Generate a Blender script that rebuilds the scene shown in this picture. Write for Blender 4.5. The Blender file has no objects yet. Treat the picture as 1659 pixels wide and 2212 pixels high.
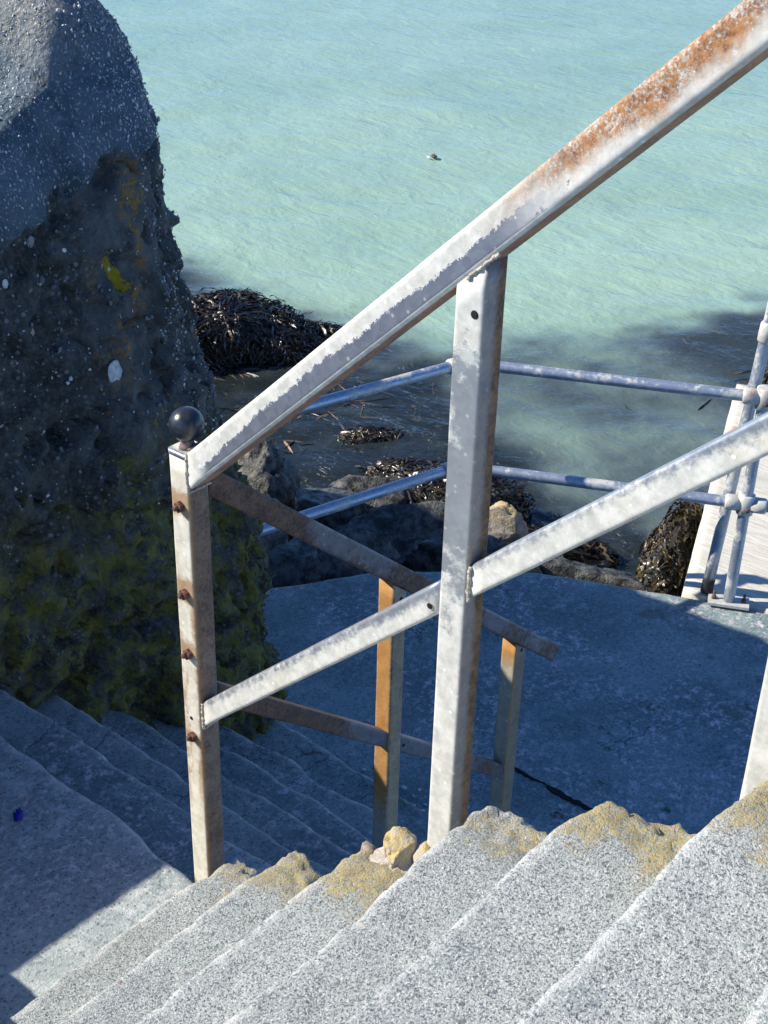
import bpy, math, random
import numpy as np
from mathutils import Vector, Matrix, noise as mnoise

random.seed(7)
rng = np.random.default_rng(7)
scene = bpy.context.scene
col = scene.collection
R = math.radians

# Frame: X runs down the lower flight, Y runs down the upper flight, Z up (metres).
# The landing between the flights is z = 0.
# ------------------------------------------------------------------ camera
cd = bpy.data.cameras.new('camera')
cam = bpy.data.objects.new('camera', cd)
col.objects.link(cam)
rt, up, bk = (0.64665369, -0.76239594, 0.02431965), (0.36758439, 0.3393996, 0.86584619), (-0.6683717, -0.55096311, 0.49971885)
cam.matrix_world = Matrix(((rt[0], up[0], bk[0], 0), (rt[1], up[1], bk[1], 0), (rt[2], up[2], bk[2], 2.201), (0, 0, 0, 1)))
cd.sensor_fit = 'VERTICAL'
cd.sensor_height = 24
cd.lens = 24 * 3000 / 2212
cd.clip_start = 0.05
cd.clip_end = 9000
scene.camera = cam

# ------------------------------------------------------------------ sky and sun
SUN = Vector((-0.79, 1.05, 1.0)).normalized()
elev = math.asin(SUN.z)
w = bpy.data.worlds.new('World')
scene.world = w
w.use_nodes = True
wn = w.node_tree.nodes
sky = wn.new('ShaderNodeTexSky')
sky.sky_type = 'NISHITA'
sky.sun_disc = False
sky.sun_elevation = elev
sky.sun_rotation = math.atan2(SUN.x, SUN.y)
sky.air_density = 1.0
sky.dust_density = 0.0
sky.ozone_density = 10.0
sky.altitude = 3500
bgn = wn['Background']
bgn.inputs['Strength'].default_value = 0.135
w.node_tree.links.new(sky.outputs[0], bgn.inputs[0])
sd = bpy.data.lights.new('sun', 'SUN')
sd.energy = 5.0
sd.angle = R(0.5)
sd.color = (1.0, 0.905, 0.77)
so = bpy.data.objects.new('sun', sd)
so.rotation_euler = SUN.to_track_quat('Z', 'Y').to_euler()
so.location = (-8, 8, 9)
col.objects.link(so)
scene.view_settings.view_transform = 'Standard'
scene.view_settings.look = 'None'
scene.view_settings.gamma = 1
scene.view_settings.use_curve_mapping = False
scene.view_settings.exposure = 0.58

# ------------------------------------------------------------------ numpy noise
_perm = np.random.default_rng(3).permutation(256)
_perm = np.concatenate([_perm, _perm, _perm])
_grad = np.random.default_rng(4).normal(size=(256, 3))
_grad /= np.linalg.norm(_grad, axis=1)[:, None]


def pn(p):
    p = np.asarray(p, float)
    i = np.floor(p).astype(int)
    f = p - i
    i &= 255
    t = f * f * f * (f * (f * 6 - 15) + 10)
    out = 0
    for dx in (0, 1):
        wx = t[:, 0] if dx else 1 - t[:, 0]
        for dy in (0, 1):
            wy = t[:, 1] if dy else 1 - t[:, 1]
            for dz in (0, 1):
                wz = t[:, 2] if dz else 1 - t[:, 2]
                h = _perm[_perm[_perm[(i[:, 0] + dx) & 255] + ((i[:, 1] + dy) & 255)] + ((i[:, 2] + dz) & 255)]
                g = _grad[h]
                out = out + wx * wy * wz * (g[:, 0] * (f[:, 0] - dx) + g[:, 1] * (f[:, 1] - dy) + g[:, 2] * (f[:, 2] - dz))
    return out * 1.5


def fbm(p, o=4, l=2.1, g=.5):
    s, a, r = 1., 1., 0
    for k in range(o):
        r = r + a * pn(p * s + 17.3 * k)
        s *= l
        a *= g
    return r


def sst(a, b, x):
    t = np.clip((x - a) / (b - a), 0, 1)
    return t * t * (3 - 2 * t)


# ------------------------------------------------------------------ object helpers
def tag(o, label=None, cat=None, group=None, kind=None):
    if label: o['label'] = label
    if cat: o['category'] = cat
    if group: o['group'] = group
    if kind: o['kind'] = kind
    return o


def empty(name, loc, label=None, cat=None, group=None):
    o = bpy.data.objects.new(name, None)
    o.empty_display_size = .1
    o.location = loc
    col.objects.link(o)
    return tag(o, label, cat, group)


def base_of(parent):
    b = Vector((0, 0, 0))
    while parent is not None:
        b += parent.location
        parent = parent.parent
    return b


def mk(name, V, F, mat, parent=None, smooth=True, attrs=None, origin=None):
    """one mesh object; V are scene coordinates"""
    V = np.asarray(V, float)
    if origin is None:
        origin = np.array(base_of(parent)) if parent is not None else V.mean(0)
    origin = np.asarray(origin, float)
    me = bpy.data.meshes.new(name)
    if isinstance(F, np.ndarray):
        F = F.tolist()
    me.from_pydata((V - origin).tolist(), [], F)
    if smooth:
        me.polygons.foreach_set('use_smooth', [True] * len(me.polygons))
    for k, a in (attrs or {}).items():
        at = me.attributes.new(k, 'FLOAT', 'POINT')
        at.data.foreach_set('value', np.asarray(a, np.float32))
    me.materials.append(mat)
    me.update()
    o = bpy.data.objects.new(name, me)
    col.objects.link(o)
    if parent is None:
        o.location = origin
    else:
        o.parent = parent
        o.location = Vector(origin) - base_of(parent)
    return o


def grid_faces(n, m, wrap=False):
    """n rows of m points"""
    a = np.arange(n * m).reshape(n, m)
    if wrap:
        a = np.concatenate([a, a[:, :1]], 1)
    return np.stack([a[:-1, :-1], a[:-1, 1:], a[1:, 1:], a[1:, :-1]], -1).reshape(-1, 4)


def box_grid(lo, hi, res):
    """subdivided box: points and quads, seams welded"""
    lo, hi = np.array(lo, float), np.array(hi, float)
    n = np.maximum(1, np.round((hi - lo) / res).astype(int))
    idx, V, F = {}, [], []

    def vid(i, j, k):
        key = (i, j, k)
        if key not in idx:
            idx[key] = len(V)
            V.append(lo + (hi - lo) * np.array([i / n[0], j / n[1], k / n[2]]))
        return idx[key]
    for ax in range(3):
        b, c = (ax + 1) % 3, (ax + 2) % 3
        for side in (0, n[ax]):
            for i in range(n[b]):
                for j in range(n[c]):
                    q = []
                    for di, dj in ((0, 0), (1, 0), (1, 1), (0, 1)):
                        t = [0, 0, 0]
                        t[ax], t[b], t[c] = side, i + di, j + dj
                        q.append(vid(*t))
                    F.append(q if side else q[::-1])
    return np.array(V), F


def worn_block(lo, hi, res, r=.012, wear=.02, rough=.002, seed=0, chip=None):
    V, F = box_grid(lo, hi, res)
    lo, hi = np.array(lo, float), np.array(hi, float)
    s = V * 1.0 + seed * 13.7
    rr = r + wear * np.clip(fbm(s * 5, 3) * 1.3 + .15, 0, 1.2)
    if chip is not None:
        rr = rr + chip(V)
    rr = np.minimum(rr, .45 * (hi - lo).min())[:, None]
    inn = np.clip(V, lo + rr, hi - rr)
    d = V - inn
    L = np.linalg.norm(d, axis=1)[:, None]
    nrm = d / np.maximum(L, 1e-9)
    P = np.where(L > 1e-7, inn + nrm * rr, V)
    n2 = np.where(L > 1e-7, nrm, np.array([0, 0, 1.]))
    P = P + n2 * (rough * (fbm(s * 22, 3) + .6 * pn(s * 90)) + rough * 1.6 * fbm(s * 4, 2))[:, None]
    return P, F


def frame(p0, p1, upv):
    a = np.array(p1, float) - np.array(p0, float)
    L = np.linalg.norm(a)
    a /= L
    u_ = np.array(upv, float)
    u_ = u_ - a * u_.dot(a)
    u_ /= np.linalg.norm(u_)
    return a, np.cross(a, u_), u_, L


def beam(name, p0, p1, wd, ht, upv, mat, parent, r=.006, cut0=None, cut1=None, nseg=3, ring=.04, cap=True):
    """hollow-section steel bar with rounded corners; attributes al (along), ac (up axis), as (side axis)"""
    a, s_, u_, L = frame(p0, p1, upv)
    p0 = np.array(p0, float)
    prof = []
    for cx, cy, a0 in ((1, 1, 0), (-1, 1, 90), (-1, -1, 180), (1, -1, 270)):
        e0, e1 = R(a0), R(a0 + 90)
        fl_ = min(.003, wd / 2 - r - 1e-4, ht / 2 - r - 1e-4)
        c0_ = (cx * (wd / 2 - r), cy * (ht / 2 - r))
        prof.append((c0_[0] + r * math.cos(e0) - fl_ * math.cos(e1), c0_[1] + r * math.sin(e0) - fl_ * math.sin(e1)))
        for k in range(nseg + 1):
            t = R(a0 + 90 * k / nseg)
            prof.append((c0_[0] + r * math.cos(t), c0_[1] + r * math.sin(t)))
        prof.append((c0_[0] + r * math.cos(e1) - fl_ * math.cos(e0), c0_[1] + r * math.sin(e1) - fl_ * math.sin(e0)))
    prof = np.array(prof)
    m = len(prof)
    off = prof[:, :1] * s_ + prof[:, 1:] * u_
    st, en = np.zeros(m), np.full(m, L)
    for c, arr in ((cut0, st), (cut1, en)):
        if c is not None:
            cp, cn = np.array(c[0], float), np.array(c[1], float)
            arr[:] = ((cp - p0 - off) @ cn) / (a @ cn)
    n = max(2, int(L / ring) + 1)
    T = np.linspace(0, 1, n)[:, None]
    dist = st[None] * (1 - T) + en[None] * T
    V = p0 + off[None] + dist[..., None] * a
    wob = .0006 * pn(V.reshape(-1, 3) * 9).reshape(n, m)
    dirs = off / np.linalg.norm(off, axis=1)[:, None]
    V = V + wob[..., None] * dirs[None]
    F = grid_faces(n, m, True).tolist()
    if cap:
        F.append(list(range(m - 1, -1, -1)))
        F.append(list(range((n - 1) * m, n * m)))
    ac = np.repeat((prof[:, 1] / (ht / 2))[None], n, 0).ravel()
    as_ = np.repeat((prof[:, 0] / (wd / 2))[None], n, 0).ravel()
    o = mk(name, V.reshape(-1, 3), F, mat, parent, True, {'al': dist.ravel(), 'ac': ac, 'as': as_})
    flat_caps(o)
    return o


def flat_caps(o):
    ps = o.data.polygons
    for p in list(ps)[-2:]:
        if len(p.vertices) > 4:
            p.use_smooth = False
    # keep the flats crisp
    o.data.update()


def tube(name, pts, rad, mat, parent, seg=18, cap=True, lump=0., sm=True):
    pts = np.array(pts, float)
    n = len(pts)
    rad = np.broadcast_to(np.asarray(rad, float), (n,))
    V = []
    ref = np.array([0, 0, 1.])
    t0 = pts[-1] - pts[0]
    if abs(t0[2]) > .9 * np.linalg.norm(t0):
        ref = np.array([1., 0, 0])
    al = np.concatenate([[0], np.cumsum(np.linalg.norm(np.diff(pts, axis=0), axis=1))])
    for i in range(n):
        t = pts[min(i + 1, n - 1)] - pts[max(i - 1, 0)]
        t /= np.linalg.norm(t)
        x = np.cross(ref, t)
        x /= np.linalg.norm(x)
        y = np.cross(t, x)
        for k in range(seg):
            an = 2 * math.pi * k / seg
            V.append(pts[i] + rad[i] * (math.cos(an) * x + math.sin(an) * y))
    V = np.array(V)
    if lump:
        V = V + lump * pn(V * 120)[:, None] * np.array([1, .6, .8]) + lump * np.stack([pn(V * 200 + 5), pn(V * 200 + 9), pn(V * 200 + 2)], 1)
    F = grid_faces(n, seg, True).tolist()
    if cap:
        F.append(list(range(seg - 1, -1, -1)))
        F.append(list(range((n - 1) * seg, n * seg)))
    return mk(name, V, F, mat, parent, sm, {'al': np.repeat(al, seg), 'ac': np.tile(np.sin(np.arange(seg) * 2 * math.pi / seg), n), 'as': np.tile(np.cos(np.arange(seg) * 2 * math.pi / seg), n)})


def straight(p0, p1, n=12):
    p0, p1 = np.array(p0, float), np.array(p1, float)
    return p0 + (p1 - p0) * np.linspace(0, 1, n)[:, None]


def lathe(name, prof, centre, mat, parent, seg=28, axis=(0, 0, 1)):
    ax = Vector(axis).normalized()
    q = Vector((0, 0, 1)).rotation_difference(ax).to_matrix()
    V = []
    for r_, z_ in prof:
        for k in range(seg):
            a = 2 * math.pi * k / seg
            V.append(np.array(q @ Vector((r_ * math.cos(a), r_ * math.sin(a), z_))) + np.array(centre))
    F = grid_faces(len(prof), seg, True).tolist()
    F.append(list(range(seg - 1, -1, -1)))
    F.append(list(range((len(prof) - 1) * seg, len(prof) * seg)))
    return mk(name, V, F, mat, parent, True, {'al': np.zeros(len(V)), 'ac': np.zeros(len(V)), 'as': np.zeros(len(V))})


def ico(sub):
    import bmesh
    bm = bmesh.new()
    bmesh.ops.create_icosphere(bm, subdivisions=sub, radius=1)
    V = np.array([v.co[:] for v in bm.verts])
    F = [[v.index for v in f.verts] for f in bm.faces]
    bm.free()
    return V, F


ICO = {k: ico(k) for k in (1, 2, 3, 4, 5)}


def lump_shape(sub, size, seed, amp=.25, freq=1.3, flat=.0, rot=0, oct_=4):
    V, F = ICO[sub]
    d = 1 + amp * fbm(V * freq + seed * 7.1, oct_)
    P = V * d[:, None]
    if flat:
        for k in range(7):    # knock facets off
            nn = np.random.default_rng(seed * 31 + k).normal(size=3)
            nn /= np.linalg.norm(nn)
            h = P @ nn
            lim = 1 - flat * (.5 + .5 * ((k * 37) % 10) / 10)
            P = P - np.where(h > lim, (h - lim) * .85, 0)[:, None] * nn
    P = P * np.array(size)
    c, s = math.cos(rot), math.sin(rot)
    P = P @ np.array([[c, s, 0], [-s, c, 0], [0, 0, 1]])
    return P, F


# ------------------------------------------------------------------ material helpers
class NT:
    def __init__(s, name):
        s.m = bpy.data.materials.new(name)
        s.m.use_nodes = True
        s.t = s.m.node_tree
        s.bsdf = s.t.nodes['Principled BSDF']
        s.out = s.t.nodes['Material Output']
        s.pos = s.t.nodes.new('ShaderNodeNewGeometry').outputs['Position']

    def n(s, typ, **kw):
        nd = s.t.nodes.new(typ)
        for k, v in kw.items():
            setattr(nd, k, v)
        return nd

    def link(s, a, b):
        if isinstance(a, bpy.types.NodeSocket):
            s.t.links.new(a, b)
        else:
            if isinstance(a, (tuple, list)) and len(a) == 3 and b.type == 'RGBA':
                a = (*a, 1)
            b.default_value = a

    def attr(s, k):
        nd = s.n('ShaderNodeAttribute', attribute_name=k)
        return nd.outputs['Fac']

    def xyz(s, v=None):
        nd = s.n('ShaderNodeSeparateXYZ')
        s.link(s.pos if v is None else v, nd.inputs[0])
        return nd.outputs

    def noise(s, scale, detail=4, rough=.55, vec=None, dist=0.):
        nd = s.n('ShaderNodeTexNoise')
        s.link(s.pos if vec is None else vec, nd.inputs['Vector'])
        nd.inputs['Scale'].default_value = scale
        nd.inputs['Detail'].default_value = detail
        nd.inputs['Roughness'].default_value = rough
        nd.inputs['Distortion'].default_value = dist
        return nd.outputs['Fac']

    def vor(s, scale, feat='F1', vec=None, outp='Distance', rnd=1.):
        nd = s.n('ShaderNodeTexVoronoi', feature=feat)
        s.link(s.pos if vec is None else vec, nd.inputs['Vector'])
        nd.inputs['Scale'].default_value = scale
        nd.inputs['Randomness'].default_value = rnd
        return nd.outputs[outp]

    def math(s, op, a, b=0., c=0., clamp=False):
        nd = s.n('ShaderNodeMath', operation=op, use_clamp=clamp)
        s.link(a, nd.inputs[0])
        s.link(b, nd.inputs[1])
        s.link(c, nd.inputs[2])
        return nd.outputs[0]

    def mul(s, *a):
        r = a[0]
        for x in a[1:]:
            r = s.math('MULTIPLY', r, x)
        return r

    def add(s, *a):
        r = a[0]
        for x in a[1:]:
            r = s.math('ADD', r, x)
        return r

    def step(s, x, lo, hi):
        nd = s.n('ShaderNodeMapRange', interpolation_type='SMOOTHSTEP')
        s.link(x, nd.inputs['Value'])
        nd.inputs['From Min'].default_value = lo
        nd.inputs['From Max'].default_value = hi
        if lo > hi:
            nd.inputs['From Min'].default_value, nd.inputs['From Max'].default_value = hi, lo
            nd.inputs['To Min'].default_value, nd.inputs['To Max'].default_value = 1, 0
        return nd.outputs[0]

    def win(s, x, a, b, soft):
        return s.mul(s.step(x, a - soft, a + soft), s.step(x, b + soft, b - soft))

    def mix(s, f, a, b, blend='MIX'):
        nd = s.n('ShaderNodeMix', data_type='RGBA', blend_type=blend)
        s.link(f, nd.inputs[0])
        s.link(a, nd.inputs[6])
        s.link(b, nd.inputs[7])
        return nd.outputs[2]

    def fmix(s, f, a, b):
        nd = s.n('ShaderNodeMix', data_type='FLOAT')
        s.link(f, nd.inputs[0])
        s.link(a, nd.inputs[2])
        s.link(b, nd.inputs[3])
        return nd.outputs[0]

    def scale(s, k, vec=None, rot=(0, 0, 0)):
        nd = s.n('ShaderNodeMapping')
        s.link(s.pos if vec is None else vec, nd.inputs[0])
        nd.inputs['Scale'].default_value = k
        nd.inputs['Rotation'].default_value = rot
        return nd.outputs[0]

    def bump(s, h, dist=.003, strength=1., nrm=None):
        nd = s.n('ShaderNodeBump')
        nd.inputs['Strength'].default_value = strength
        nd.inputs['Distance'].default_value = dist
        s.link(h, nd.inputs['Height'])
        if nrm is not None:
            s.link(nrm, nd.inputs['Normal'])
        return nd.outputs[0]

    def set(s, **kw):
        nm = dict(color='Base Color', rough='Roughness', metal='Metallic', spec='Specular IOR Level', normal='Normal', coat='Coat Weight')
        for k, v in kw.items():
            s.link(v, s.bsdf.inputs[nm[k]])
        return s.m


def mat_granolithic():
    """pale step concrete, fine dark and white chippings, ochre lichen towards the open ends"""
    t = NT('granolithic_concrete')
    jv = t.n('ShaderNodeVectorMath', operation='ADD')
    nz = t.n('ShaderNodeTexNoise')
    t.link(t.pos, nz.inputs['Vector'])
    nz.inputs['Scale'].default_value = 210
    sc = t.n('ShaderNodeVectorMath', operation='SCALE')
    t.link(nz.outputs['Color'], sc.inputs[0])
    sc.inputs['Scale'].default_value = .011
    t.link(t.pos, jv.inputs[0])
    t.link(sc.outputs[0], jv.inputs[1])
    P = jv.outputs[0]
    big = t.noise(3.2, 4, .6)
    med = t.noise(22, 5, .65)
    fine = t.noise(270, 3, .75)
    c = t.mix(t.step(big, .35, .7), (.33, .375, .375), (.41, .45, .445))
    c = t.mix(t.mul(t.step(med, .45, .72), .5), c, (.47, .50, .49))
    c = t.mix(t.mul(t.step(fine, .48, .38), .9), c, (.085, .115, .13))
    c = t.mix(t.mul(t.step(fine, .54, .66), .85), c, (.67, .69, .67))
    v1 = t.vor(255, vec=P)
    sel = t.xyz(t.vor(255, vec=P, outp='Color'))
    dark = t.mul(t.step(v1, .48, .36), t.step(sel[0], .50, .54))
    c = t.mix(t.mul(dark, .85), c, t.mix(sel[2], (.05, .07, .085), (.16, .17, .17)))
    white = t.mul(t.step(v1, .42, .3), t.step(sel[1], .66, .72))
    c = t.mix(t.mul(white, .75), c, (.76, .76, .72))
    v3 = t.vor(46, vec=P)
    v3s = t.xyz(t.vor(46, vec=P, outp='Color'))
    big_agg = t.mul(t.step(v3, .25, .19), t.step(v3s[0], .90, .91))
    c = t.mix(t.mul(big_agg, .8), c, t.mix(v3s[1], (.08, .11, .13), (.22, .18, .16)))
    stain = t.step(t.noise(1.9, 6, .65, vec=t.scale((1, 1.6, 1))), .50, .68)
    c = t.mix(t.mul(stain, .34), c, (.20, .215, .19))
    c = t.mix(t.mul(t.step(t.noise(5.5, 7, .75), .60, .70), .35), c, (.62, .63, .60))
    # worn pale arris, kept by the mesh as how rounded the edge is
    c = t.mix(t.mul(t.attr('edge'), t.step(t.noise(23, 6, .75), .44, .58), .6), c, (.62, .64, .63))
    # lichen
    lw = t.attr('lichen')
    lich = t.step(t.add(t.mul(lw, 1.0), t.mul(t.noise(13, 9, .8), 1.5)), 1.38, 1.62)
    lf = t.step(t.noise(120, 4, .75), .36, .56)
    lc = t.mix(t.noise(50, 3), (.36, .28, .09), (.62, .52, .23))
    c = t.mix(t.mul(lich, lf, .9), c, lc)
    grim = t.mul(t.step(t.add(lw, t.noise(6, 4)), 1.0, 1.4), .28)
    c = t.mix(grim, c, (.25, .235, .19))
    h = t.add(t.mul(v1, -.25), t.mul(fine, .9), t.mul(t.noise(420, 2), .35), t.mul(med, .5), t.mul(lich, lf, .4))
    return t.set(color=c, rough=.92, spec=.2, normal=t.bump(h, .0032, .9))


def mat_tinted_concrete(name='weathered_concrete', a=(.185, .25, .255), b=(.32, .385, .385)):  # blue-green tint of shade is put into the base tones
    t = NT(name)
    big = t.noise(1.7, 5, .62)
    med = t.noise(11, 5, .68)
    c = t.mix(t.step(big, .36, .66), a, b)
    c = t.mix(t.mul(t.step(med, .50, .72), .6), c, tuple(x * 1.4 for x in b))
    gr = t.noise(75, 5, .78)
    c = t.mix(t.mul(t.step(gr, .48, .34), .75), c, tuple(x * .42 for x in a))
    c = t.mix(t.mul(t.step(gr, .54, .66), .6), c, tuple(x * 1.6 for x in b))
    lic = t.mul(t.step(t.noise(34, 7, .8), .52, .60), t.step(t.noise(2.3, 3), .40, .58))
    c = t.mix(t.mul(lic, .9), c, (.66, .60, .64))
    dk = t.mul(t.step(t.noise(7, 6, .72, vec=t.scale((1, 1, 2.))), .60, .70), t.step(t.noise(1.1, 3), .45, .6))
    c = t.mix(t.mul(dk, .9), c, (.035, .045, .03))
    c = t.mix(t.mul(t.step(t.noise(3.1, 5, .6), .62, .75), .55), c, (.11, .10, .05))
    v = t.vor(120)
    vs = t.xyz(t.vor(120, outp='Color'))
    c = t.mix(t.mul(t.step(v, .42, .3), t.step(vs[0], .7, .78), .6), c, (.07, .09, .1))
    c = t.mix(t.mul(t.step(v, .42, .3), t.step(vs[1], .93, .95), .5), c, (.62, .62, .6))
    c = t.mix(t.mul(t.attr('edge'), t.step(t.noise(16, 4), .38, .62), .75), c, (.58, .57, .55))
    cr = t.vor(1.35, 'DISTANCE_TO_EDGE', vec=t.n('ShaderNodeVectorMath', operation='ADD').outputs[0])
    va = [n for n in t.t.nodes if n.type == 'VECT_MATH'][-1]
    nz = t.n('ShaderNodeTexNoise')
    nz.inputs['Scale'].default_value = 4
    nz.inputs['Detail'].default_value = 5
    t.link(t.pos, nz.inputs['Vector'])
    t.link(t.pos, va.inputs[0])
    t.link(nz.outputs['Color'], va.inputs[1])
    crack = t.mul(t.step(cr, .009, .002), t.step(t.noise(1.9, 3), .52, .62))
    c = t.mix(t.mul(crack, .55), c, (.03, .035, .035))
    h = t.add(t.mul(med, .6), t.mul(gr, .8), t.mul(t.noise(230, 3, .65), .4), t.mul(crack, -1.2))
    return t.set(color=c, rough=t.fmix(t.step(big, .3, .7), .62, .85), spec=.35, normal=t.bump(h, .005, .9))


def mat_jetty():
    t = NT('boarded_pale_concrete')
    g = t.noise(6, 5, .6, vec=t.scale((14, 1.2, 1), rot=(0, 0, R(22))))
    c = t.mix(t.step(g, .35, .68), (.50, .49, .42), (.68, .67, .60))
    c = t.mix(t.mul(t.step(t.noise(2.5, 4), .55, .7), .4), c, (.40, .42, .37))
    c = t.mix(t.mul(t.step(t.noise(90, 4, .7), .58, .68), .5), c, (.30, .31, .30))
    x = t.xyz()
    st = t.mul(t.step(t.add(t.mul(t.math('SUBTRACT', x[0], 6.22), t.math('SUBTRACT', x[0], 6.22), 5.), t.mul(t.math('SUBTRACT', x[1], 2.72), t.math('SUBTRACT', x[1], 2.72), 14.), t.mul(t.noise(16, 5, .7), .25)), .27, .16), .9)
    c = t.mix(st, c, t.mix(t.noise(30, 3), (.50, .16, .05), (.62, .36, .18)))
    return t.set(color=c, rough=.85, spec=.25, normal=t.bump(t.add(g, t.mul(t.noise(180, 3), .6)), .004, .8))


def mat_rock():
    """old rubble concrete: blue-grey harled cap, dark lower face, algae, orange lichen"""
    t = NT('harled_sea_wall')
    x = t.xyz()
    cap = t.attr('cap')
    slab = t.attr('slab')
    med = t.noise(13, 6, .7)
    fine = t.noise(80, 4, .7)
    rub = t.mix(t.step(med, .33, .68), (.022, .027, .028), (.105, .115, .11))
    rub = t.mix(t.mul(t.step(fine, .5, .66), .6), rub, (.16, .155, .14))
    v = t.vor(58)
    vs = t.xyz(t.vor(58, outp='Color'))
    rub = t.mix(t.mul(t.step(v, .4, .28), t.step(vs[0], .72, .8), .8), rub, t.mix(vs[1], (.10, .12, .15), (.30, .29, .27)))
    cc = t.mix(t.step(t.noise(9, 5, .65), .34, .66), (.055, .095, .125), (.12, .165, .20))
    cc = t.mix(t.mul(t.step(t.noise(150, 3, .75, vec=t.scale((1, 1, .55), rot=(0, R(35), 0))), .58, .64), .85), cc, (.55, .58, .60))
    lit_top = t.mul(t.step(t.add(x[2], t.mul(t.noise(3.5, 5), .25)), 1.50, 1.60), t.step(fine, .35, .6))  # top of the cap painted paler and warmer, as sunlit
    cc = t.mix(t.mul(lit_top, .55), cc, (.33, .31, .27))
    c = t.mix(cap, rub, cc)
    sl = t.mix(t.step(t.noise(10, 5, .6, vec=t.scale((1, 1, .35))), .35, .65), (.075, .085, .085), (.17, .175, .165))
    c = t.mix(t.mul(slab, t.step(med, .25, .5)), c, sl)
    # algae low down on the damp face
    alg = t.step(t.add(t.mul(x[2], -1.0), t.mul(t.noise(4.5, 6, .65), 1.1), t.mul(t.noise(1.4, 2), .5)), .36, .72)
    alg = t.mul(alg, t.step(t.noise(17, 7, .78), .42, .58))
    c = t.mix(t.mul(alg, .85), c, t.mix(t.noise(30, 4), (.10, .105, .016), (.31, .28, .04)))
    # lichen patches
    o1 = t.mul(t.step(t.noise(11, 8, .75, vec=t.scale((1, 1, .45))), .54, .60), t.math('MAXIMUM', slab, .0), t.step(fine, .38, .55))
    c = t.mix(t.mul(o1, .9), c, t.mix(fine, (.30, .14, .03), (.42, .24, .06)))
    y1 = t.attr('lichen')
    c = t.mix(t.mul(t.step(t.add(y1, t.mul(t.math('SUBTRACT', t.noise(36, 6, .8), .5), 2.4)), .45, .6), t.step(y1, .12, .3), .95), c, t.mix(fine, (.36, .24, .0), (.46, .38, .02)))
    crack = t.attr('crack')
    h = t.add(t.mul(med, 1.1), t.mul(fine, .7), t.mul(v, .4), t.mul(t.noise(230, 3), .25))
    return t.set(color=c, rough=t.fmix(cap, .8, .75), spec=.35, normal=t.bump(h, .016, 1.))


def mat_simple(name, a, b, scale=20, rough=.6, metal=0., spec=.4, bump=.002, detail=5, lo=.35, hi=.65):
    t = NT(name)
    n1 = t.noise(scale, detail, .65)
    c = t.mix(t.step(n1, lo, hi), a, b)
    return t.set(color=c, rough=rough, metal=metal, spec=spec, normal=t.bump(t.add(n1, t.mul(t.noise(scale * 6, 3), .4)), bump, .8))


def steel(name, oxide, rust, zinc=((.30, .33, .39), (.47, .50, .54)), ox=((.46, .47, .43), (.66, .66, .61)), rcol=((.16, .06, .022), (.40, .20, .08)), rust2=None, oxr=.62, rr=.8):
    """galvanised steel; oxide and rust are functions(t) -> mask socket"""
    t = NT(name)
    sp = t.xyz(t.vor(85, outp='Color'))
    fine = t.noise(140, 4, .7)
    mott = t.noise(26, 5, .62)
    c = t.mix(t.add(t.mul(sp[0], .45), t.mul(mott, .6)), zinc[0], zinc[1])
    om = oxide(t)
    oc = t.mix(t.step(t.noise(38, 5, .7), .32, .68), ox[0], ox[1])
    oc = t.mix(t.mul(t.step(t.noise(9, 5, .7), .52, .70), .35), oc, (.50, .43, .30))
    c = t.mix(om, c, oc)
    # splash dots
    sv = t.vor(70)
    ss = t.xyz(t.vor(70, outp='Color'))
    c = t.mix(t.mul(t.step(sv, .26, .18), t.step(ss[1], .8, .84), .85), c, (.74, .76, .76))
    rm = rust(t)
    rc = t.mix(t.step(t.add(t.mul(fine, .6), t.mul(mott, .5)), .38, .68), rcol[0], rcol[1])
    if rust2:
        rc = t.mix(rust2(t), rc, t.mix(mott, (.30, .12, .03), (.56, .31, .08)))
    c = t.mix(rm, c, rc)
    keep = t.math('SUBTRACT', 1., t.math('MAXIMUM', om, rm))
    h = t.add(t.mul(om, .5), t.mul(fine, .35), t.mul(rm, fine, .8))
    return t.set(color=c, metal=t.mul(keep, .7), rough=t.fmix(rm, t.fmix(om, t.add(.34, t.mul(mott, .18)), oxr), rr), spec=.4, normal=t.bump(h, .0012, .8))


def ragged(t, x, lo, hi, amp=.6, sc=32):
    return t.step(t.add(x, t.mul(t.math('SUBTRACT', t.noise(sc, 6, .75), .5), amp * 2)), lo, hi)


# ------------------------------------------------------------------ materials
M_step = mat_granolithic()
M_conc = mat_tinted_concrete()
M_land = mat_tinted_concrete('landing_concrete', (.275, .335, .345), (.445, .50, .505))
M_plat = mat_tinted_concrete('platform_concrete', (.145, .21, .215), (.27, .35, .35))
M_jetty = mat_jetty()
M_rock = mat_rock()
M_pebble_pale = mat_simple('quartz_pebble', (.45, .46, .46), (.72, .72, .70), 60, .6, bump=.001)
M_pebble_grey = mat_simple('slate_pebble', (.09, .11, .13), (.24, .25, .25), 60, .6, bump=.001)
M_pebble_brown = mat_simple('brown_pebble', (.22, .16, .12), (.42, .35, .28), 60, .65, bump=.001)
M_mortar = mat_simple('crumbling_mortar', (.34, .30, .26), (.60, .55, .49), 60, .95, bump=.006)
M_boulder = mat_simple('dark_wet_boulder', (.014, .018, .018), (.15, .155, .145), 16, .5, bump=.02, detail=9, lo=.38, hi=.66)
M_bolt = mat_simple('rusty_bolt', (.06, .03, .025), (.24, .12, .085), 150, .8, .2, bump=.001)
M_black = mat_simple('black_paint', (.012, .018, .026), (.03, .036, .045), 60, .28, 0., .6, bump=.0006)
M_hole = mat_simple('dark_hole', (.006, .006, .006), (.012, .012, .012), 60, .9)
M_weld = mat_simple('weld_bead', (.28, .25, .21), (.62, .58, .50), 150, .7, .1, bump=.002)
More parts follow.
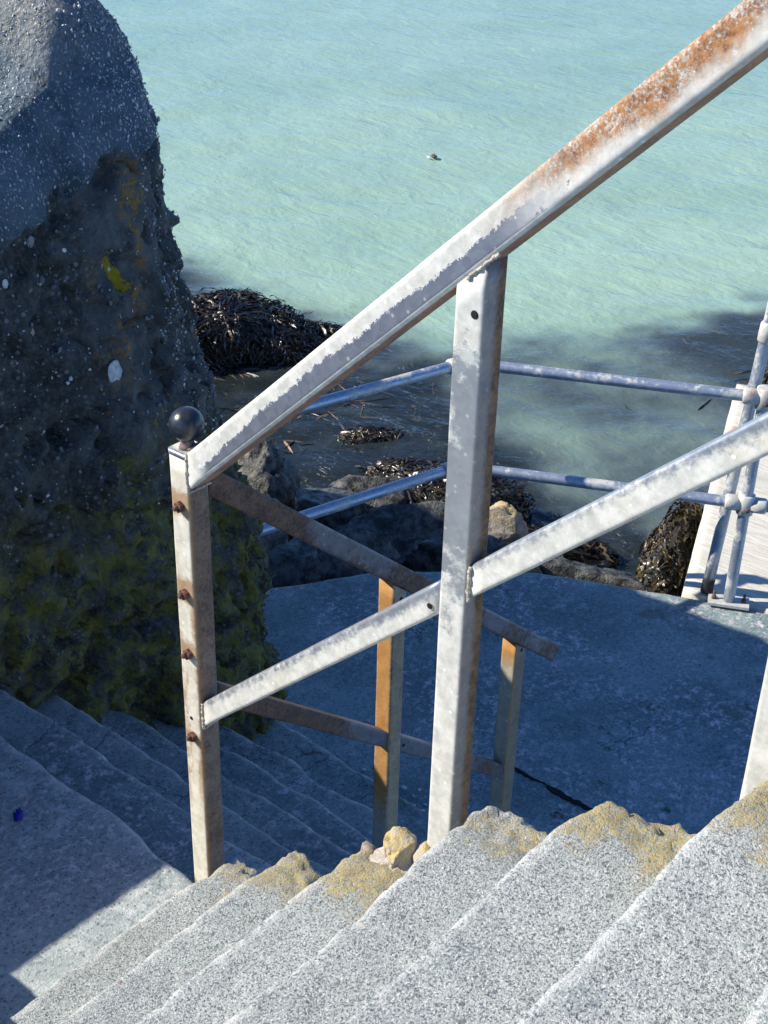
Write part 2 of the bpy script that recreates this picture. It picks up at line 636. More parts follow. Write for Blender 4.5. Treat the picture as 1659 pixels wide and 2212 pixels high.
M_blue = mat_simple('blue_plastic', (.012, .012, .28), (.03, .03, .42), 90, .5)
M_rubber = mat_simple('black_rubber', (.01, .012, .014), (.025, .026, .028), 60, .7)
M_shell = mat_simple('limpet_shell', (.4, .4, .4), (.7, .7, .68), 120, .5)


def lichen_rock():
    t = NT('lichened_stone')
    n1 = t.noise(14, 6, .7)
    z = t.xyz()
    g = t.n('ShaderNodeNewGeometry').outputs['Normal']
    up_ = t.xyz(g)[2]
    c = t.mix(t.step(n1, .35, .65), (.20, .19, .17), (.46, .44, .40))
    m = t.mul(t.step(t.add(up_, t.mul(t.noise(18, 5, .7), 1.2)), .9, 1.25), t.step(t.noise(50, 3), .35, .55))
    c = t.mix(m, c, t.mix(t.noise(60, 3), (.42, .31, .11), (.55, .47, .27)))
    return t.set(color=c, rough=.9, spec=.2, normal=t.bump(t.add(n1, t.mul(t.noise(110, 4, .7), .6)), .008, .9))


M_lich = lichen_rock()

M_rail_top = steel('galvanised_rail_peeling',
    lambda t: t.math('MAXIMUM', t.math('MAXIMUM', t.win(t.attr('ac'), -.97, -.74, .03), t.step(t.attr('al'), .11, .06)), t.math('MAXIMUM', t.mul(ragged(t, t.add(t.attr('ac'), t.mul(t.math('SUBTRACT', t.noise(2.6, 2), .5), 1.7)), -.02, .04, .55, 75), t.step(t.attr('as'), .2, .9)),  # window low on ac is a painted edge highlight, the rest is oxide
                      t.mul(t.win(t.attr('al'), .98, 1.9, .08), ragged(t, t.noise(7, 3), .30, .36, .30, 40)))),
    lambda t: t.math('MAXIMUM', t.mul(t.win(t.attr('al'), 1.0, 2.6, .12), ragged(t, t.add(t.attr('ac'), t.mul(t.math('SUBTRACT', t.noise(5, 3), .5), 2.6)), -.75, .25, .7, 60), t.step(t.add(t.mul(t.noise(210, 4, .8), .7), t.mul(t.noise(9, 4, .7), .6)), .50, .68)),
                      t.mul(t.step(t.attr('ac'), -.985, -.998), .8)),  # brown underside stands in for reflected light
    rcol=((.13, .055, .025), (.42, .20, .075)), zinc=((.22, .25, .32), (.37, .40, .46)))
M_rail_mid = steel('galvanised_rail_whitened',
    lambda t: ragged(t, t.add(t.mul(t.attr('ac'), -.75), t.mul(t.noise(6, 3), .5), t.mul(t.step(t.attr('al'), .9, .2), .35)), -.25, .35, .8, 60),
    lambda t: t.mul(ragged(t, t.noise(4, 3), .7, .8, .2, 40), .5),
    zinc=((.28, .32, .36), (.48, .51, .54)))
M_post_main = steel('galvanised_post_grey',
    lambda t: t.math('MAXIMUM', t.mul(t.math('MAXIMUM', ragged(t, t.attr('al'), .62, .52, .3, 18), ragged(t, t.attr('al'), .92, .97, .12, 30)), t.step(t.attr('as'), .98, .85)), t.mul(ragged(t, t.noise(12, 4), .55, .66, .2, 60), .6)),
    lambda t: t.mul(t.step(t.attr('as'), .80, .99), t.add(.55, t.mul(ragged(t, t.add(t.mul(t.attr('ac'), -.6), t.mul(t.noise(5, 3, vec=t.scale((1, 1, .25))), 1.1)),   .30, .75, .3, 40), .45))),  # brown side face: rust streaks over painted shade
    zinc=((.38, .42, .45), (.54, .57, .59)), rcol=((.11, .07, .045), (.30, .18, .095)))
M_post_end = steel('galvanised_post_rust_and_shade',
    lambda t: t.math('MAXIMUM', t.step(t.attr('ac'), .6, .95), .45),
    lambda t: t.math('MAXIMUM', t.mul(t.step(t.attr('as'), .80, .99), t.add(.84, t.mul(ragged(t, t.noise(6, 4, vec=t.scale((1, 1, .3))), .42, .6, .3, 40), .15))),  # side-axis mask paints the shaded face darker, with some real rust
                     t.math('MAXIMUM', t.mul(t.win(t.attr('al'), .42, .95, .1), ragged(t, t.add(t.mul(t.math('ABSOLUTE', t.attr('as')), .30), t.noise(16, 5, .7, vec=t.scale((1, 1, .3)))), .66, .86, .25, 60), .8), t.math('MAXIMUM', t.step(t.add(t.attr('al'), t.mul(t.attr('as'), .03)), .175, .155), t.mul(ragged(t, t.add(t.win(t.attr('al'), 1.085, 1.15, .03), t.win(t.attr('al'), .895, .965, .03), t.win(t.attr('al'), .77, .82, .03), t.win(t.attr('al'), .565, .60, .02)), .45, .85, .55, 55), t.step(t.attr('ac'), .6, .95), .8)))),
    ox=((.52, .50, .41), (.70, .68, .58)), rcol=((.075, .055, .045), (.22, .155, .115)), rust2=lambda t: t.mul(t.step(t.attr('ac'), .6, .95), .55))
M_rust_rail = steel('brown_rusted_rail',
    lambda t: t.mul(ragged(t, t.noise(7, 4, vec=t.scale((1, 1, 1))), .54, .66, .3, 50), .6),
    lambda t: t.add(.30, t.mul(ragged(t, t.add(t.noise(4, 4), t.mul(t.step(t.attr('al'), .75, .1), .25)), .44, .6, .3, 60), .66)),
    zinc=((.13, .16, .22), (.27, .30, .36)), ox=((.20, .20, .22), (.34, .34, .36)), rcol=((.055, .034, .026), (.17, .105, .07)))
M_rust_post = steel('orange_rusted_post',
    lambda t: .55,
    lambda t: t.math('MAXIMUM', t.mul(t.step(t.attr('ac'), .6, .9), t.step(t.add(t.attr('al'), t.mul(t.noise(5, 3), .3)), .42, .62)), t.mul(t.step(t.attr('as'), .7, .95), .75)),
    zinc=((.22, .22, .22), (.36, .36, .36)), ox=((.44, .42, .36), (.62, .60, .52)), rcol=((.13, .10, .08), (.42, .30, .16)),
    rust2=lambda t: t.mul(t.step(t.attr('ac'), .6, .9), t.mul(t.step(t.math('ABSOLUTE', t.attr('as')), 1.0, .55), t.add(.45, t.mul(t.noise(40, 4, .75, vec=t.scale((1, 1, .12))), .8)))))
M_rust_post2 = steel('yellow_rusted_post',
    lambda t: .7,
    lambda t: t.math('MAXIMUM', t.mul(t.step(t.attr('ac'), .6, .9), t.step(t.add(t.attr('al'), t.mul(t.noise(14, 4), .22)), 1.02, 1.14)), t.mul(t.step(t.attr('as'), .7, .95), .75)),
    zinc=((.22, .22, .22), (.36, .36, .36)), ox=((.40, .37, .27), (.60, .55, .40)), rcol=((.11, .075, .055), (.22, .16, .12)),
    rust2=lambda t: t.mul(t.step(t.attr('ac'), .6, .9), .9))
M_pipe = steel('galvanised_pipe',
    lambda t: t.mul(ragged(t, t.noise(8, 4), .50, .62, .3, 60), .75),
    lambda t: t.mul(ragged(t, t.noise(3, 3), .7, .8, .2, 40), .5),
    zinc=((.30, .38, .50), (.50, .56, .64)))
M_fit = steel('galvanised_clamp', lambda t: .8, lambda t: t.mul(ragged(t, t.noise(12, 4), .62, .72, .2, 60), .6))
M_plate = steel('rusty_flat_bar', lambda t: .2, lambda t: t.add(.6, t.mul(t.noise(20, 4), .4)), rcol=((.05, .025, .02), (.18, .09, .06)))


def mat_water():
    t = NT('turquoise_sea')
    nt = t.t
    nt.nodes.remove(t.bsdf)
    tv = t.attr('turb')
    rot = R(-8)
    a = t.noise(3.4, 3, .55, vec=t.scale((1.0, .60, 1), rot=(0, 0, R(52))), dist=.6)
    b = t.noise(9.5, 3, .6, vec=t.scale((1.0, .55, 1), rot=(0, 0, R(38))), dist=.8)
    c_ = t.noise(30, 2, .6, vec=t.scale((1.0, .5, 1), rot=(0, 0, R(60))))
    e = t.noise(.9, 3, .5, vec=t.scale((1.0, .6, 1), rot=(0, 0, R(45))))
    h = t.add(t.mul(a, 1.0), t.mul(b, .42), t.mul(c_, .10), t.mul(e, 1.2))
    nrm = t.bump(h, .030, 1.0)
    big = t.noise(.35, 4, .6)
    col_ = t.mix(t.step(big, .35, .65), (.28, .445, .35), (.335, .505, .395))
    col_ = t.mix(t.step(tv, .25, .93), (.19, .265, .275), col_)
    dif = t.n('ShaderNodeBsdfDiffuse')
    t.link(col_, dif.inputs['Color'])
    t.link(nrm, dif.inputs['Normal'])
    trn = t.n('ShaderNodeBsdfTransparent')
    t.link((.80, .90, .92), trn.inputs['Color'])
    body = t.n('ShaderNodeMixShader')
    t.link(tv, body.inputs[0])
    t.link(trn.outputs[0], body.inputs[1])
    t.link(dif.outputs[0], body.inputs[2])
    fr = t.n('ShaderNodeFresnel')
    fr.inputs['IOR'].default_value = 1.34
    t.link(nrm, fr.inputs['Normal'])
    gl = t.n('ShaderNodeBsdfGlossy')
    gl.inputs['Roughness'].default_value = .10
    t.link(nrm, gl.inputs['Normal'])
    fin = t.n('ShaderNodeMixShader')
    t.link(fr.outputs[0], fin.inputs[0])
    t.link(body.outputs[0], fin.inputs[1])
    t.link(gl.outputs[0], fin.inputs[2])
    t.link(fin.outputs[0], t.out.inputs['Surface'])
    return t.m


M_water = mat_water()
M_bed = mat_simple('sandy_seabed', (.045, .045, .042), (.17, .155, .13), 6, .9, bump=.01)


def mat_weed(name, a, b, c3):
    t = NT(name)
    r_ = t.attr('rnd')
    c = t.mix(r_, a, b)
    c = t.mix(t.step(r_, .86, .98), c, c3)
    return t.set(color=c, rough=t.add(.10, t.mul(t.noise(40, 3), .4)), spec=.7, normal=t.bump(t.noise(160, 3), .002, .6))


M_weed = mat_weed('brown_wrack', (.009, .008, .005), (.042, .031, .014), (.10, .078, .032))
M_weed_olive = mat_weed('olive_wrack', (.022, .018, .008), (.085, .062, .025), (.17, .13, .055))

M_weed_sub = mat_weed('submerged_wrack', (.03, .022, .014), (.20, .13, .075), (.36, .26, .16))

# ------------------------------------------------------------------ the near flight of steps
STEP_N = [1.563, 1.350, 1.137, .930, .713, .486, .270, .060]      # nosing positions along Y
STEP_U = [1.447, 1.405, 1.372, 1.425, 1.390, 1.365, 1.38, 1.38]    # outer ends along X
RISE = .18
stairs = empty('concrete_stairs', (1.0, 1.0, 0), 'sunlit grey speckled concrete flight with yellow lichen on its broken ends', 'stairs')
step_objs = []
for k, (v0, u1) in enumerate(zip(STEP_N, STEP_U)):
    z1 = RISE * (k + 1)
    v2 = (STEP_N[k + 1] if k + 1 < len(STEP_N) else v0 - .5) - .05
    lo, hi = (-.6, v2, z1 - .30), (u1, v0, z1)

    def chip(V, k=k, u1=u1, v0=v0):
        e = sst(u1 - .16, u1, V[:, 0])
        n_ = fbm(V * 9 + k * 3.1, 4)
        nc = fbm(V * 26 + k * 7.7, 3)
        r_ = .040 * e * np.clip(.5 + n_ * 1.6, 0, 1.6) + .010 * sst(.25, .7, nc) + .006 * sst(.3, .8, fbm(V * 7 + k, 2))
        if k == 3:   # the spalled front edge
            r_ += .035 * np.exp(-((V[:, 0] - 1.06) / .13) ** 2) * np.clip(.7 + n_, 0, 1.5) * sst(v0 - .08, v0, V[:, 1])
        return r_
    V, F = worn_block(lo, hi, np.array([.0085, .0085, .02]), .005, .0, .0016, k, chip)
    # open end sags and crumbles unevenly
    e = sst(u1 - .14, u1 + .01, V[:, 0])
    V[:, 2] -= e * (.012 + .02 * np.clip(fbm(V * np.array([14, 14, 0]) + k * 5, 4) + .2, 0, 1)) * sst(z1 - .2, z1, V[:, 2])
    V[:, 0] += .017 * e * fbm(np.stack([V[:, 1] * 18, V[:, 2] * 18, V[:, 0] * 0 + k], 1), 5)
    V[:, 2] += e * .010 * fbm(np.stack([V[:, 1] * 45, V[:, 0] * 45, V[:, 0] * 0 + k], 1), 3) * sst(z1 - .2, z1, V[:, 2])
    V[:, 1] += .0025 * fbm(np.stack([V[:, 0] * 9, V[:, 2] * 3 + k * 9, V[:, 0] * 0], 1), 3) * sst(v0 - .1, v0, V[:, 1])
    edge = np.clip((V[:, 1] - (v0 - .022)) / .012, 0, 1) * (V[:, 2] > z1 - .06)
    lich = sst(u1 - .42, u1 - .02, V[:, 0]) * (.75 + .25 * ((k * 7) % 3) / 2)
    o = mk('step', V, F, M_step, stairs, True, {'edge': edge, 'lichen': lich})
    step_objs.append(o)

# spalled patch on the fourth step: exposed pebbles along its front edge
for i in range(30):
    r_ = random.uniform(.003, .0065) * (1.5 if i % 6 == 0 else 1)
    t_ = random.gauss(0, .5)
    c = np.array([1.05 + .14 * t_, .93 - random.uniform(.020, .060), RISE * 4 - random.uniform(.004, .009)])
    P, F = lump_shape(2, (r_ * 1.3, r_, r_ * .8), 40 + i, .2, 1.2, .2, random.uniform(0, 3))
    mk('pebble', P + c, F, random.choice([M_pebble_grey, M_pebble_brown, M_pebble_pale, M_pebble_brown]), step_objs[3])

# broken stone and mortar beside the middle post, on the third step
P, F = lump_shape(5, (.042, .032, .026), 3, .30, 2.2, .40, .5, 6)
tag(mk('stone_chunk', P + np.array([1.378, 1.078, .538]), F, M_lich), 'ochre lichened broken stone lying beside the foot of the middle galvanised post', 'stone')
P, F = lump_shape(4, (.062, .042, .009), 5, .4, 2.6, .1, -.2)
tag(mk('mortar_lump', P + np.array([1.345, 1.070, .524]), F, M_mortar), 'pale crumbling mortar bedded under the ochre stone by the middle post', 'mortar')
P, F = lump_shape(3, (.020, .013, .008), 9, .3, 1.6, .3, .8)
tag(mk('mortar_fragment', P + np.array([1.350, 1.128, .522]), F, M_pebble_brown), 'small purplish stone chip on the edge left of the ochre stone', 'stone')
P, F = lump_shape(3, (.035, .020, .016), 12, .25, 1.6, .3, .3)
tag(mk('mortar_fragment', P + np.array([1.395, 1.040, .535]), F, M_lich), 'thin lichened stone wedge between ochre stone and middle post', 'stone')

# ------------------------------------------------------------------ landing and lower flight
V, F = worn_block((-.9, 1.30, -.22), (1.462, 3.0, 0.0), np.array([.016, .016, .03]), .010, .012, .0014, 21)
e = sst(1.30, 1.46, V[:, 0])
V[:, 0] += e * .030 * fbm(np.stack([V[:, 1] * 2.6, V[:, 2] * 0, V[:, 0] * 0 + 4.2], 1), 3)
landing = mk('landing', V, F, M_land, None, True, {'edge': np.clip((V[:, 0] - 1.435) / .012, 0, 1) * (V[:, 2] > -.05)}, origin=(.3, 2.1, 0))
tag(landing, kind='structure')

LOW_U = [1.70, 1.895, 2.10, 2.305, 2.51, 2.765]
lower = empty('concrete_stairs', (2.1, 2.2, -.9), 'shaded blue-grey lower flight descending from the landing beside the sea wall', 'stairs')
for k, u1 in enumerate(LOW_U):
    z1 = -.15 * (k + 1)
    u0 = (1.462 if k == 0 else LOW_U[k - 1]) - .06
    V, F = worn_block((u0, 1.35, z1 - .26), (u1, 3.05, z1), np.array([.016, .016, .03]), .010, .014, .002, 30 + k)
    e = sst(u1 - .13, u1, V[:, 0])
    V[:, 0] += e * .028 * fbm(np.stack([V[:, 1] * 3., V[:, 2] * 0, V[:, 0] * 0 + 1.7 * k], 1), 4)
    V[:, 2] -= .010 * sst(.1, .8, fbm(np.stack([V[:, 1] * 5, V[:, 0] * 5, V[:, 0] * 0 + k * 3.], 1), 3)) * e
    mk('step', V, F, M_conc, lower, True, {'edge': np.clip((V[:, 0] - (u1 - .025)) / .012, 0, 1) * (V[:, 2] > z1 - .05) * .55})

# ------------------------------------------------------------------ platform
PLAT = -1.05
outline = [(2.55, 3.75), (3.20, 3.62), (3.53, 3.53), (3.99, 3.24), (4.40, 2.76), (4.66, 2.22), (4.80, 1.84), (5.25, .9), (5.6, -.4), (5.7, -2.5), (1.2, -2.5), (1.2, 1.5), (2.4, 1.9)]


def in_poly(P, poly):
    x, y = P[:, 0], P[:, 1]
    r_ = np.zeros(len(P), bool)
    j = len(poly) - 1
    for i in range(len(poly)):
        xi, yi = poly[i]
        xj, yj = poly[j]
        r_ ^= ((yi > y) != (yj > y)) & (x < (xj - xi) * (y - yi) / (yj - yi + 1e-12) + xi)
        j = i
    return r_


def slab(name, poly, z, thick, res, mat, seed, joint=None):
    """flat slab with an uneven top and worn rim, from rings shrunk towards its middle"""
    poly = np.array(poly, float)
    pts = []
    for i in range(len(poly)):
        a, b = poly[i], poly[(i + 1) % len(poly)]
        n = max(2, int(np.linalg.norm(b - a) / res))
        pts += [a + (b - a) * t for t in np.arange(n) / n]
    B = np.array(pts)
    B = B + .014 * np.stack([fbm(np.c_[B * 5, B[:, 0] * 0 + seed], 4), fbm(np.c_[B * 5, B[:, 0] * 0 + seed + 8], 4)], 1)
    m = len(B)
    c = B.mean(0)
    rings = [(0, -thick), (0, -.03), (.004, -.012), (.012, -.003), (.025, 0)]
    V = []
    for d, dz in rings:
        s_ = c - B
        s_ /= np.linalg.norm(s_, axis=1)[:, None]
        Q = B + s_ * d
        V.append(np.c_[Q, np.full(m, z + dz)])
    Q0 = V[-1][:, :2]
    nr = int(2.4 / res)
    for t in (np.arange(1, nr) / nr) ** 1.0:
        Q = Q0 + (c - Q0) * t * .98
        V.append(np.c_[Q, np.full(m, z)])
    V = np.concatenate(V)
    top = V[:, 2] > z - .02
    V[:, 2] += np.where(top, .006 * fbm(np.c_[V[:, :2] * 2.5, V[:, 0] * 0 + seed], 4) + .0015 * fbm(np.c_[V[:, :2] * 26, V[:, 0] * 0 + seed], 3), 0)
    if joint is not None:
        d = np.abs(V[:, 0] - joint - .02 * fbm(np.c_[V[:, 1:2] * 3, V[:, :1] * 0, V[:, :1] * 0 + 2], 3))
        V[:, 2] -= np.where(top & (V[:, 1] < 2.3), .035 * sst(.035, .0, d), 0)
    n = len(V) // m
    F = grid_faces(n, m, True).tolist()
    F.append(list(range((n - 1) * m, n * m)))
    edge = np.zeros(len(V))
    edge[m:3 * m] = .6
    return mk(name, V, F, mat, None, True, {'edge': edge}, origin=(c[0], c[1], z))


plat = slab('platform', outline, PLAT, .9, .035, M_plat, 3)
tag(plat, kind='structure')
# open joint between the foot of the steps and the platform slab
yj = np.linspace(.75, 2.14, 150)
cj = 3.27 + .022 * fbm(np.c_[yj * 3, yj * 0, yj * 0 + 2], 3) + .008 * fbm(np.c_[yj * 22, yj * 0, yj * 0 + 5], 3)
wj = (.003 + .030 * np.clip(fbm(np.c_[yj * 4, yj * 0, yj * 0 + 9], 4) + .28, 0, 1)) * sst(2.14, 2.0, yj)
jag = .006 * fbm(np.c_[yj * 60, yj * 0, yj * 0], 3)
V = np.concatenate([np.c_[cj - wj / 2 + jag, yj, yj * 0 + PLAT - .02], np.c_[cj - wj / 2 + jag, yj, yj * 0 + PLAT + .0075], np.c_[cj + wj / 2 - jag, yj, yj * 0 + PLAT + .0075], np.c_[cj + wj / 2 - jag, yj, yj * 0 + PLAT - .02]])
j_ = mk('joint_gap', V, grid_faces(4, 150), M_hole, plat, False)

# pale jetty slab running out from the platform
jd = np.array([2.13, .865]); jd /= np.linalg.norm(jd)
jn = np.array([jd[1], -jd[0]])
J0 = np.array([4.672, 2.19])
J1 = np.array([6.80, 3.055])
V, F = box_grid((0, 0, -.17), (np.linalg.norm(J1 - J0), 1.5, 0), .05)
rr = .012
inn = np.clip(V, np.array([0, 0, -.17]) + rr, np.array([np.linalg.norm(J1 - J0), 1.5, 0]) - rr)
d = V - inn
V = inn + d / np.maximum(np.linalg.norm(d, axis=1), 1e-9)[:, None] * np.minimum(np.linalg.norm(d, axis=1), rr)[:, None]
V += .004 * np.stack([fbm(V * 5, 3), fbm(V * 5 + 9, 3), .6 * fbm(V * 4 + 3, 3)], 1)
W = np.c_[J0 + V[:, :1] * jd + V[:, 1:2] * jn, V[:, 2] + PLAT + .012]
jet = empty('concrete_jetty', (5.9, 2.0, PLAT - .9), 'pale board-marked concrete jetty with an orange rust stain near its end', 'jetty')
mk('deck_slab', W, F, M_jetty, jet)
V, F = box_grid((.25, .16, -.95), (np.linalg.norm(J1 - J0) - .15, 1.4, -.165), .08)
V += .02 * np.stack([fbm(V * 4, 3), fbm(V * 4 + 9, 3), V[:, 0] * 0], 1)
mk('plinth', np.c_[J0 + V[:, :1] * jd + V[:, 1:2] * jn, V[:, 2] + PLAT + .012], F, M_boulder, jet)

# ------------------------------------------------------------------ sea wall end (rounded, harled)
prof = np.array([(-1.9, -.1, -.1), (-1.2, -.04, 0), (-.9, 0, -.05), (-.6, .01, -.03), (-.2, .045, .01), (0, .06, .06), (.3, .08, .15), (.6, .11, .22), (.85, .125, .25), (1.02, .14, .26), (1.18, .17, .26), (1.32, .22, .27), (1.45, .30, .30), (1.58, .41, .36), (1.70, .57, .45), (1.80, .80, .60), (1.88, 1.2, .9), (1.94, 1.9, 1.5)])
pl_ = np.concatenate([[0], np.cumsum(np.hypot(*np.diff(prof[:, :2], axis=0).T))])
NT_, NF_, NA_, NE_ = 300, 260, 130, 90
tt = np.interp(np.linspace(0, 1, NT_), [0, .12, .75, 1], [0, pl_[1], pl_[13], pl_[-1]])
zz, ins = np.interp(tt, pl_, prof[:, 0]), np.interp(tt, pl_, prof[:, 1])
ine = np.interp(tt, pl_, prof[:, 2])
ker = np.ones(9) / 9
for arr in (zz, ins, ine):
    arr[4:-4] = np.convolve(arr, ker, 'valid')
VF, UE = 2.67, 2.86
rows, nrm = [], []
for z_, i_, e_ in zip(zz, ins, ine):
    vf, ue = VF + i_, UE - e_
    rc = float(np.interp(z_, [.3, 1.2, 1.8], [.24, .24, .34]))
    u0 = -2.2
    a = np.linspace(0, 1, NF_, endpoint=False) ** .8
    fu = u0 + (ue - rc - u0) * a
    r1 = np.c_[fu, np.full(NF_, vf)]
    an = np.linspace(-90, 0, NA_, endpoint=False) * math.pi / 180
    r2 = np.c_[ue - rc + rc * np.cos(an), vf + rc + rc * np.sin(an)]
    b = np.linspace(0, 1, NE_)
    r3 = np.c_[np.full(NE_, ue), vf + rc + (7.0 - vf - rc) * b ** 1.5]
    rows.append(np.c_[np.concatenate([r1, r2, r3]), np.full(NF_ + NA_ + NE_, z_)])
    nrm.append(np.concatenate([np.tile([0, -1.], (NF_, 1)), np.c_[np.cos(an), np.sin(an)], np.tile([1., 0], (NE_, 1))]))
G = np.array(rows)
H2 = np.array(nrm)
ncol = G.shape[1]
V = G.reshape(-1, 3)
slope = np.gradient(ins) / np.hypot(np.gradient(ins), np.gradient(zz))
nz_ = np.repeat(slope, ncol)
# the wall drops away to the left of the view
zc = np.interp(V[:, 0], [.6, 1.25, 1.60, 1.78, 1.97, 2.15, 2.5, 2.7], [.975, 1.02, 1.01, 1.02, 1.27, 1.36, 1.75, 2.2]) + .22 * (V[:, 1] - 2.75) * sst(2.2, 1.6, V[:, 0])
dz_ = V[:, 2] - zc
V[:, 2] = np.where(V[:, 2] > .5, V[:, 2] - np.log1p(np.exp(dz_ / .02)) * .02 * .985, V[:, 2])
GV = V.reshape(G.shape)
N3 = np.cross(np.gradient(GV, axis=1), np.gradient(GV, axis=0)).reshape(-1, 3)
N3 /= np.maximum(np.linalg.norm(N3, axis=1), 1e-12)[:, None]
# cap boundary: an uneven line near z = 1.05, running lower towards the right-hand corner
bl = 1.06 + .07 * fbm(np.c_[V[:, :2] * 3, V[:, 0] * 0], 4) + .10 * sst(2.0, 2.25, V[:, 0]) - .02 + .035 * fbm(V * 13, 4)
cap_m = sst(-.012, .012, V[:, 2] - bl)
slab_m = sst(2.10, 2.26, V[:, 0] + .05 * fbm(V * 6, 3)) * (1 - cap_m) * sst(.25, .5, V[:, 2])
rub_m = 1 - np.maximum(cap_m, slab_m)
disp = .035 * fbm(V * 1.6, 3) + .016 * fbm(V * 6, 4) + .022 * cap_m + .010 * slab_m
disp += rub_m * (.016 * fbm(V * 15, 4) + .012 * np.abs(fbm(V * 34, 2)))
corner = sst(2.25, 2.5, V[:, 0]) * sst(1.2, .9, V[:, 2])
disp += corner * (.020 * np.abs(fbm(V * np.array([16, 16, 2.6]), 4)) - .012 + .010 * fbm(V * np.array([40, 40, 9]), 3))
tr_ = fbm(V * np.array([2.6, 2.6, 1.9]) + 5.5, 4) * 3.2
disp += (1 - cap_m) * .040 * (np.floor(tr_) + sst(.72, 1., tr_ - np.floor(tr_)) - tr_ * .5)
disp += cap_m * .004 * fbm(V * 26, 3)
lowz = sst(.35, -.15, V[:, 2])
# slanting broken beds of stone low on the face
q = (V[:, 2] * .8 - V[:, 0] * .55) * 4.2 + .9 * fbm(V * 2.4, 3)
saw = q - np.floor(q)
disp += lowz * (1 - .7 * corner) * (.055 * (saw - .5) + .030 * fbm(V * np.array([5, 5, 9]), 5) + .008 * np.abs(fbm(V * 18, 3)))
und = sst(-.12, -.55, V[:, 2] + .5 * (V[:, 0] - 1.9))
disp -= .05 * und
# cracks
cr = np.abs(fbm(V * np.array([3.2, 3.2, 1.1]) + 3.3, 4))
crm = sst(.045, .0, cr) * sst(1.95, 2.2, V[:, 0]) * np.maximum(sst(1.25, 1.0, V[:, 2]), .25)
cr2 = np.abs(fbm(V * np.array([1.6, 1.6, 2.3]) + 8.3, 4))
crm2 = sst(.022, .0, cr2) * sst(.9, .6, V[:, 2])
crk = np.maximum(crm, crm2)
disp -= .06 * crk
disp += slab_m * .012 * np.round(1.5 * fbm(V * np.array([5, 5, 3.5]) + 2, 3))
disp *= .06 + .94 * sst(1.40, 1.78, V[:, 0])
V = V + N3 * disp[:, None]
ly = np.exp(-(((V[:, 0] - 2.250 + .25 * (V[:, 2] - .87)) / .020) ** 2 + ((V[:, 2] - .87) / .065) ** 2))
wall = empty('sea_wall', (1.5, 4.0, -1.9), 'massive shaded sea wall end with blue-grey harled cap, algae and lichen', 'wall')
mk('wall_body', V, grid_faces(NT_, ncol), M_rock, wall, True, {'cap': cap_m, 'slab': slab_m, 'crack': crk, 'lichen': ly})
WV, WN, WC = V, N3, cap_m


def on_wall(n, lo_u, hi_u, lo_z, hi_z, want=None):
    ok = (WV[:, 0] > lo_u) & (WV[:, 0] < hi_u) & (WV[:, 2] > lo_z) & (WV[:, 2] < hi_z) & (WV[:, 1] < 4.2)
    if want is not None:
        ok &= want
    idx = np.flatnonzero(ok)
    return rng.choice(idx, n)


def scatter_pebbles(name, idx, rmin, rmax, mat, parent, stretch=1.5):
    B, BF = ICO[1]
    BF = np.array(BF)
    n = len(idx)
    c = WV[idx] + WN[idx] * .0005 + rng.normal(size=(n, 3)) * .003
    r_ = rng.uniform(rmin, rmax, n) * np.where(rng.random(n) < .1, 1.7, 1)
    ang = rng.uniform(0, 6.28, n)
    S = np.stack([r_ * rng.uniform(.7, 1., n), r_ * rng.uniform(.7, 1, n), r_ * rng.uniform(1., stretch, n)], 1)
    P = B[None] * (1 + .25 * rng.normal(size=(n, len(B), 1)).clip(-1, 1)) * S[:, None]
    ca, sa = np.cos(ang), np.sin(ang)
    x = P[..., 0] * ca[:, None] - P[..., 2] * sa[:, None] * .6
    z_ = P[..., 0] * sa[:, None] * .6 + P[..., 2] * ca[:, None]
    P = np.stack([x, P[..., 1], z_], -1) + c[:, None]
    FF = (BF[None] + (np.arange(n) * len(B))[:, None, None]).reshape(-1, 3)
    o = mk(name, P.reshape(-1, 3), FF, mat, parent)
    o['kind'] = 'stuff'
    return o


scatter_pebbles('pebble_dash', on_wall(5200, 1.5, 2.75, 1.0, 1.75, WC > .8), .0013, .0036, M_pebble_pale, wall, 1.9)
scatter_pebbles('embedded_grit', on_wall(1500, 1.5, 2.9, .2, 1.15, WC < .2), .0015, .0042, M_pebble_pale, wall, 1.4)
scatter_pebbles('embedded_slate', on_wall(900, 1.5, 2.9, .2, 1.1, WC < .2), .003, .008, M_pebble_grey, wall, 1.4)
for (u_, z_, s_, m_) in ((2.20, .625, .034, M_pebble_pale), (2.00, 1.02, .016, M_pebble_grey), (1.97, .80, .013, M_pebble_brown), (2.05, .72, .012, M_pebble_grey), (1.90, .95, .012, M_pebble_pale), (2.10, .98, .010, M_pebble_pale)):
    i_ = int(np.argmin((WV[:, 0] - u_) ** 2 + (WV[:, 2] - z_) ** 2 + 10 * (WV[:, 1] > 3.6)))
    P, F = lump_shape(3, (s_ * .75, s_ * .5, s_), int(s_ * 1000) + 3, .25, 1.3, .25)
    mk('stone', P * np.array([1, .35, 1]) + WV[i_], F, m_, wall)

# unseen low block added left of the view to cast the landing's shadow edge
V, F = worn_block((.10, 1.62, -.3), (.645, 3.2, .50), .05, .012, .012, .003, 71)
tag(mk('unseen_shade_wall', V, F, M_conc, None, True, {'edge': np.zeros(len(V))}, origin=(.32, 2.4, -.3)), 'unseen low concrete block added left of the view to shade the landing', 'wall')

# ------------------------------------------------------------------ handrail of the near flight
A, Mp, P3 = np.array([1.462, 1.660]), np.array([1.430, 1.022]), np.array([1.405, .497])
rail = empty('handrail', (A[0], A[1], 0), 'bright galvanised square-tube handrail climbing right, peeling and rust-speckled, black ball on its end post', 'handrail')


def lerp_line(p, q, t): return tuple(np.array(p) + (np.array(q) - np.array(p)) * t)


